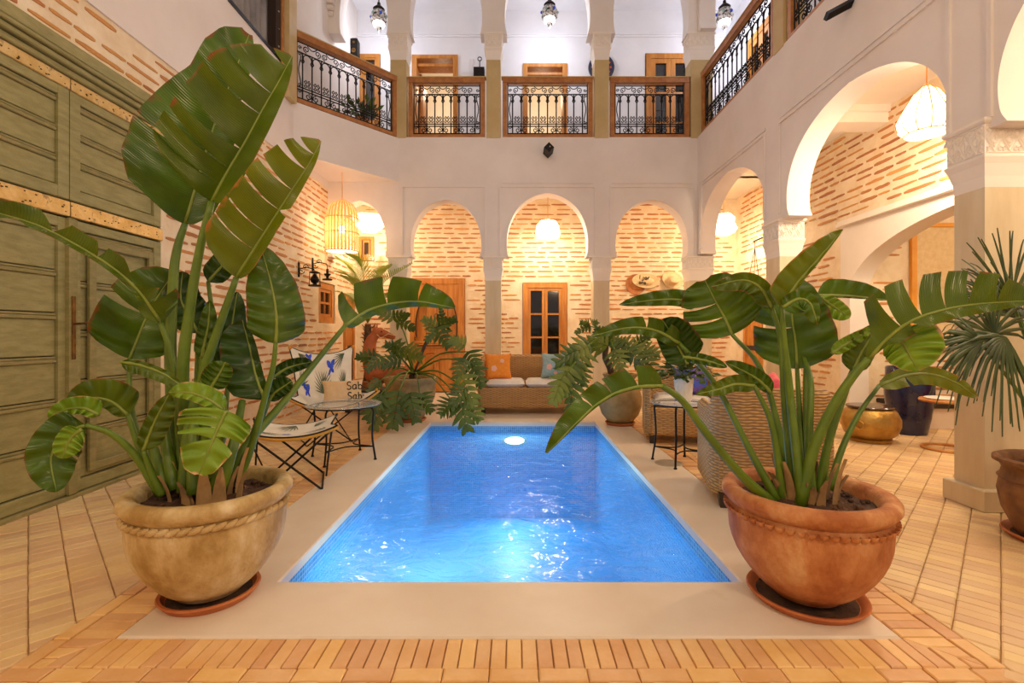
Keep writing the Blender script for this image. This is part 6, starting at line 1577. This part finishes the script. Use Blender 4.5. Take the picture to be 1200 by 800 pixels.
# ============================================================ LAMPS
def cage_lamp(c, r, h, label, power, cord_to):
    # bell shaped cage of rattan slats, bottom at c
    c = Vector(c); t = thing('rattan_pendant', c, label, 'pendant lamp')
    prof = lambda f: r*(1.0 if f < .58 else sqrt(max(0, 1-((f-.58)/.42)**2))*.93+.07)
    n = 30
    for k in range(n):
        a = 2*pi*k/n; mb = MB(); da = pi/n*.62; vs = []
        for i in range(11):
            f = i/10; R_ = prof(f)
            vs += [c+Vector((R_*cos(a-da), R_*sin(a-da), h*f)), c+Vector((R_*cos(a+da), R_*sin(a+da), h*f))]
        mb.add(vs, [(2*i, 2*i+1, 2*i+3, 2*i+2) for i in range(10)]); mb.build('slat', M['rattan'], t, smooth=180, fixn=False)
    for f in (0, .34, .62):
        mb = MB(); mb.tube([c+Vector((prof(f)*1.01*cos(2*pi*k/32), prof(f)*1.01*sin(2*pi*k/32), h*f)) for k in range(32)], .008, 5, True); mb.build('hoop', M['rattan'], t, smooth=180)
    mb = MB(); mb.lathe([(r*.94, .0), (r*.94, .03), (.001, .035)], c, 32); mb.build('diffuser', M['shade'], t, smooth=40)
    mb = MB(); mb.sphere(c+Vector((0,0,h*.42)), .06, 12, 8); mb.build('bulb', M['emit_warm'], t, smooth=180)
    mb = MB(); mb.tube([c+Vector((0,0,h*.42)), c+Vector((0,0,h))], .012, 6); mb.tube([c+Vector((0,0,h)), Vector((c.x, c.y, cord_to))], .006, 5); mb.build('cord', M['rattan'], t)
    point_light('pendant_light', c+Vector((0,0,h*.42)), power, WARM, .075)
    return t
cage_lamp((P(401, 295, 8.0).x, 8.0, P(401, 295, 8.0).z), .265, .87, 'bell shaped rattan cage lamp hanging under the corner terrace at left', 62, 3.87)
def shade_lamp(c, prof, label, power, cord_to, ribs=10, material=None, color=WARM, rib_mat=None, bulb=.05):
    c = Vector(c); t = thing('pendant_lamp', c, label, 'pendant lamp')
    n = 36; mb = MB(); mb.lathe(prof, c, n); mb.build('lamp_shade', material or M['shade'], t, smooth=60)
    mb = MB()
    for k in range(ribs): a = 2*pi*k/ribs; mb.tube([c+Vector((r*1.012*cos(a), r*1.012*sin(a), z)) for r, z in prof], .006, 4)
    for i in (0, len(prof)-1): mb.tube([c+Vector((prof[i][0]*cos(2*pi*k/28), prof[i][0]*sin(2*pi*k/28), prof[i][1])) for k in range(28)], .008, 5, True)
    mb.build('wire_ribs', rib_mat or M['rattan'], t)
    zt = max(z for r, z in prof)
    mb = MB(); mb.sphere(c+Vector((0,0,zt*.45)), bulb, 12, 8); mb.build('bulb', M['emit_warm'], t, smooth=180)
    mb = MB(); mb.tube([c+Vector((0,0,zt*.5)), Vector((c.x, c.y, cord_to))], .006, 5); mb.build('cord', M['rattan'], t)
    point_light('pendant_light', c+Vector((0,0,-.08)), power, color, .1)
    return t
c = P(642, 278, 9.25); shade_lamp(c, [(.225,0),(.23,.12),(.21,.22),(.16,.30),(.06,.33)], 'white domed lamp hanging in the middle back arch', 72, 4.0, 14)
c = P(848, 272, 9.05); shade_lamp(c, [(.10,-.05),(.18,-.02),(.24,.06),(.21,.14),(.17,.15),(.20,.25),(.13,.33),(.05,.35)], 'two tiered rattan lamp in the far right corner of the gallery', 85, 4.0, 16, M['shade'])
c = P(433, 270, 9.3); shade_lamp(c, [(.16,-.02),(.28,.10),(.33,.26),(.24,.20),(.08,.30)], 'star shaped rattan lamp hanging behind the far left arch', 48, 4.0, 12, M['shade'])
c = P(1086, 156, 4.65); shade_lamp(c, [(.17,0),(.22,.05),(.235,.12),(.20,.20),(.16,.27),(.10,.38),(.04,.44)], 'large white draped lamp glowing in the near right arch', 110, 4.0, 12)
def lantern(c, label, power):
    # chased silver drop with glass, point at the bottom at c
    c = Vector(c); t = thing('hanging_lantern', c, label, 'lantern', 'silver drop lanterns of the upper gallery')
    mb = MB(); mb.lathe([(.001,-.02),(.012,.0),(.03,.03),(.05,.06),(.06,.09)], c, 20); mb.build('finial', M['silver'], t, smooth=60)
    mb = MB(); mb.lathe([(.06,.09),(.10,.12),(.115,.155),(.115,.175)], c, 24); mb.build('lower_glass', M['lantern_glass'], t, smooth=60)
    mb = MB(); mb.lathe([(.115,.175),(.15,.20),(.155,.225),(.14,.25)], c, 24); mb.build('metal_belt', M['silver'], t, smooth=60)
    mb = MB(); mb.lathe([(.14,.25),(.15,.31),(.13,.37),(.09,.41)], c, 24); mb.build('upper_glass', M['silver'], t, smooth=60)
    mb = MB(); mb.lathe([(.09,.41),(.11,.44),(.07,.48),(.03,.52),(.03,.56)], c, 20); mb.tube([c+Vector((0,0,.5)), Vector((c.x, c.y, 7.9))], .012, 6); mb.build('crown_and_chain', M['iron'], t, smooth=60)
    for k in range(6):
        a = 2*pi*k/6; mb = MB(); mb.sphere(c+Vector((.148*cos(a), .148*sin(a), .30)), .028, 8, 6); mb.build('glass_jewel', M['print_blue'] if k % 2 else M['teal_cloth'], t, smooth=180)
    point_light('lantern_light', c+Vector((0,-.0,-.12)), power, COOL, .12)
lantern(P(444, 38, 9.25), 'silver drop lantern over the corner terrace, leftmost of the three', 30)
lantern(P(644, 33, 9.25), 'silver drop lantern in the middle of the upper gallery, between two pillars', 36)
lantern(P(849, 36, 9.2), 'silver drop lantern at the upper right gallery corner', 40)
# lamps of the right gallery nearer than the frame
point_light('gallery_lamp_light', (4.0, 2.2, 3.2), 60, WARM, .15)
point_light('alcove_lamp_light', (6.2, 4.6, 2.9), 60, WARM, .15)
point_light('upper_gallery_lamp_light', (4.0, 5.0, 7.2), 34, COOL, .15)
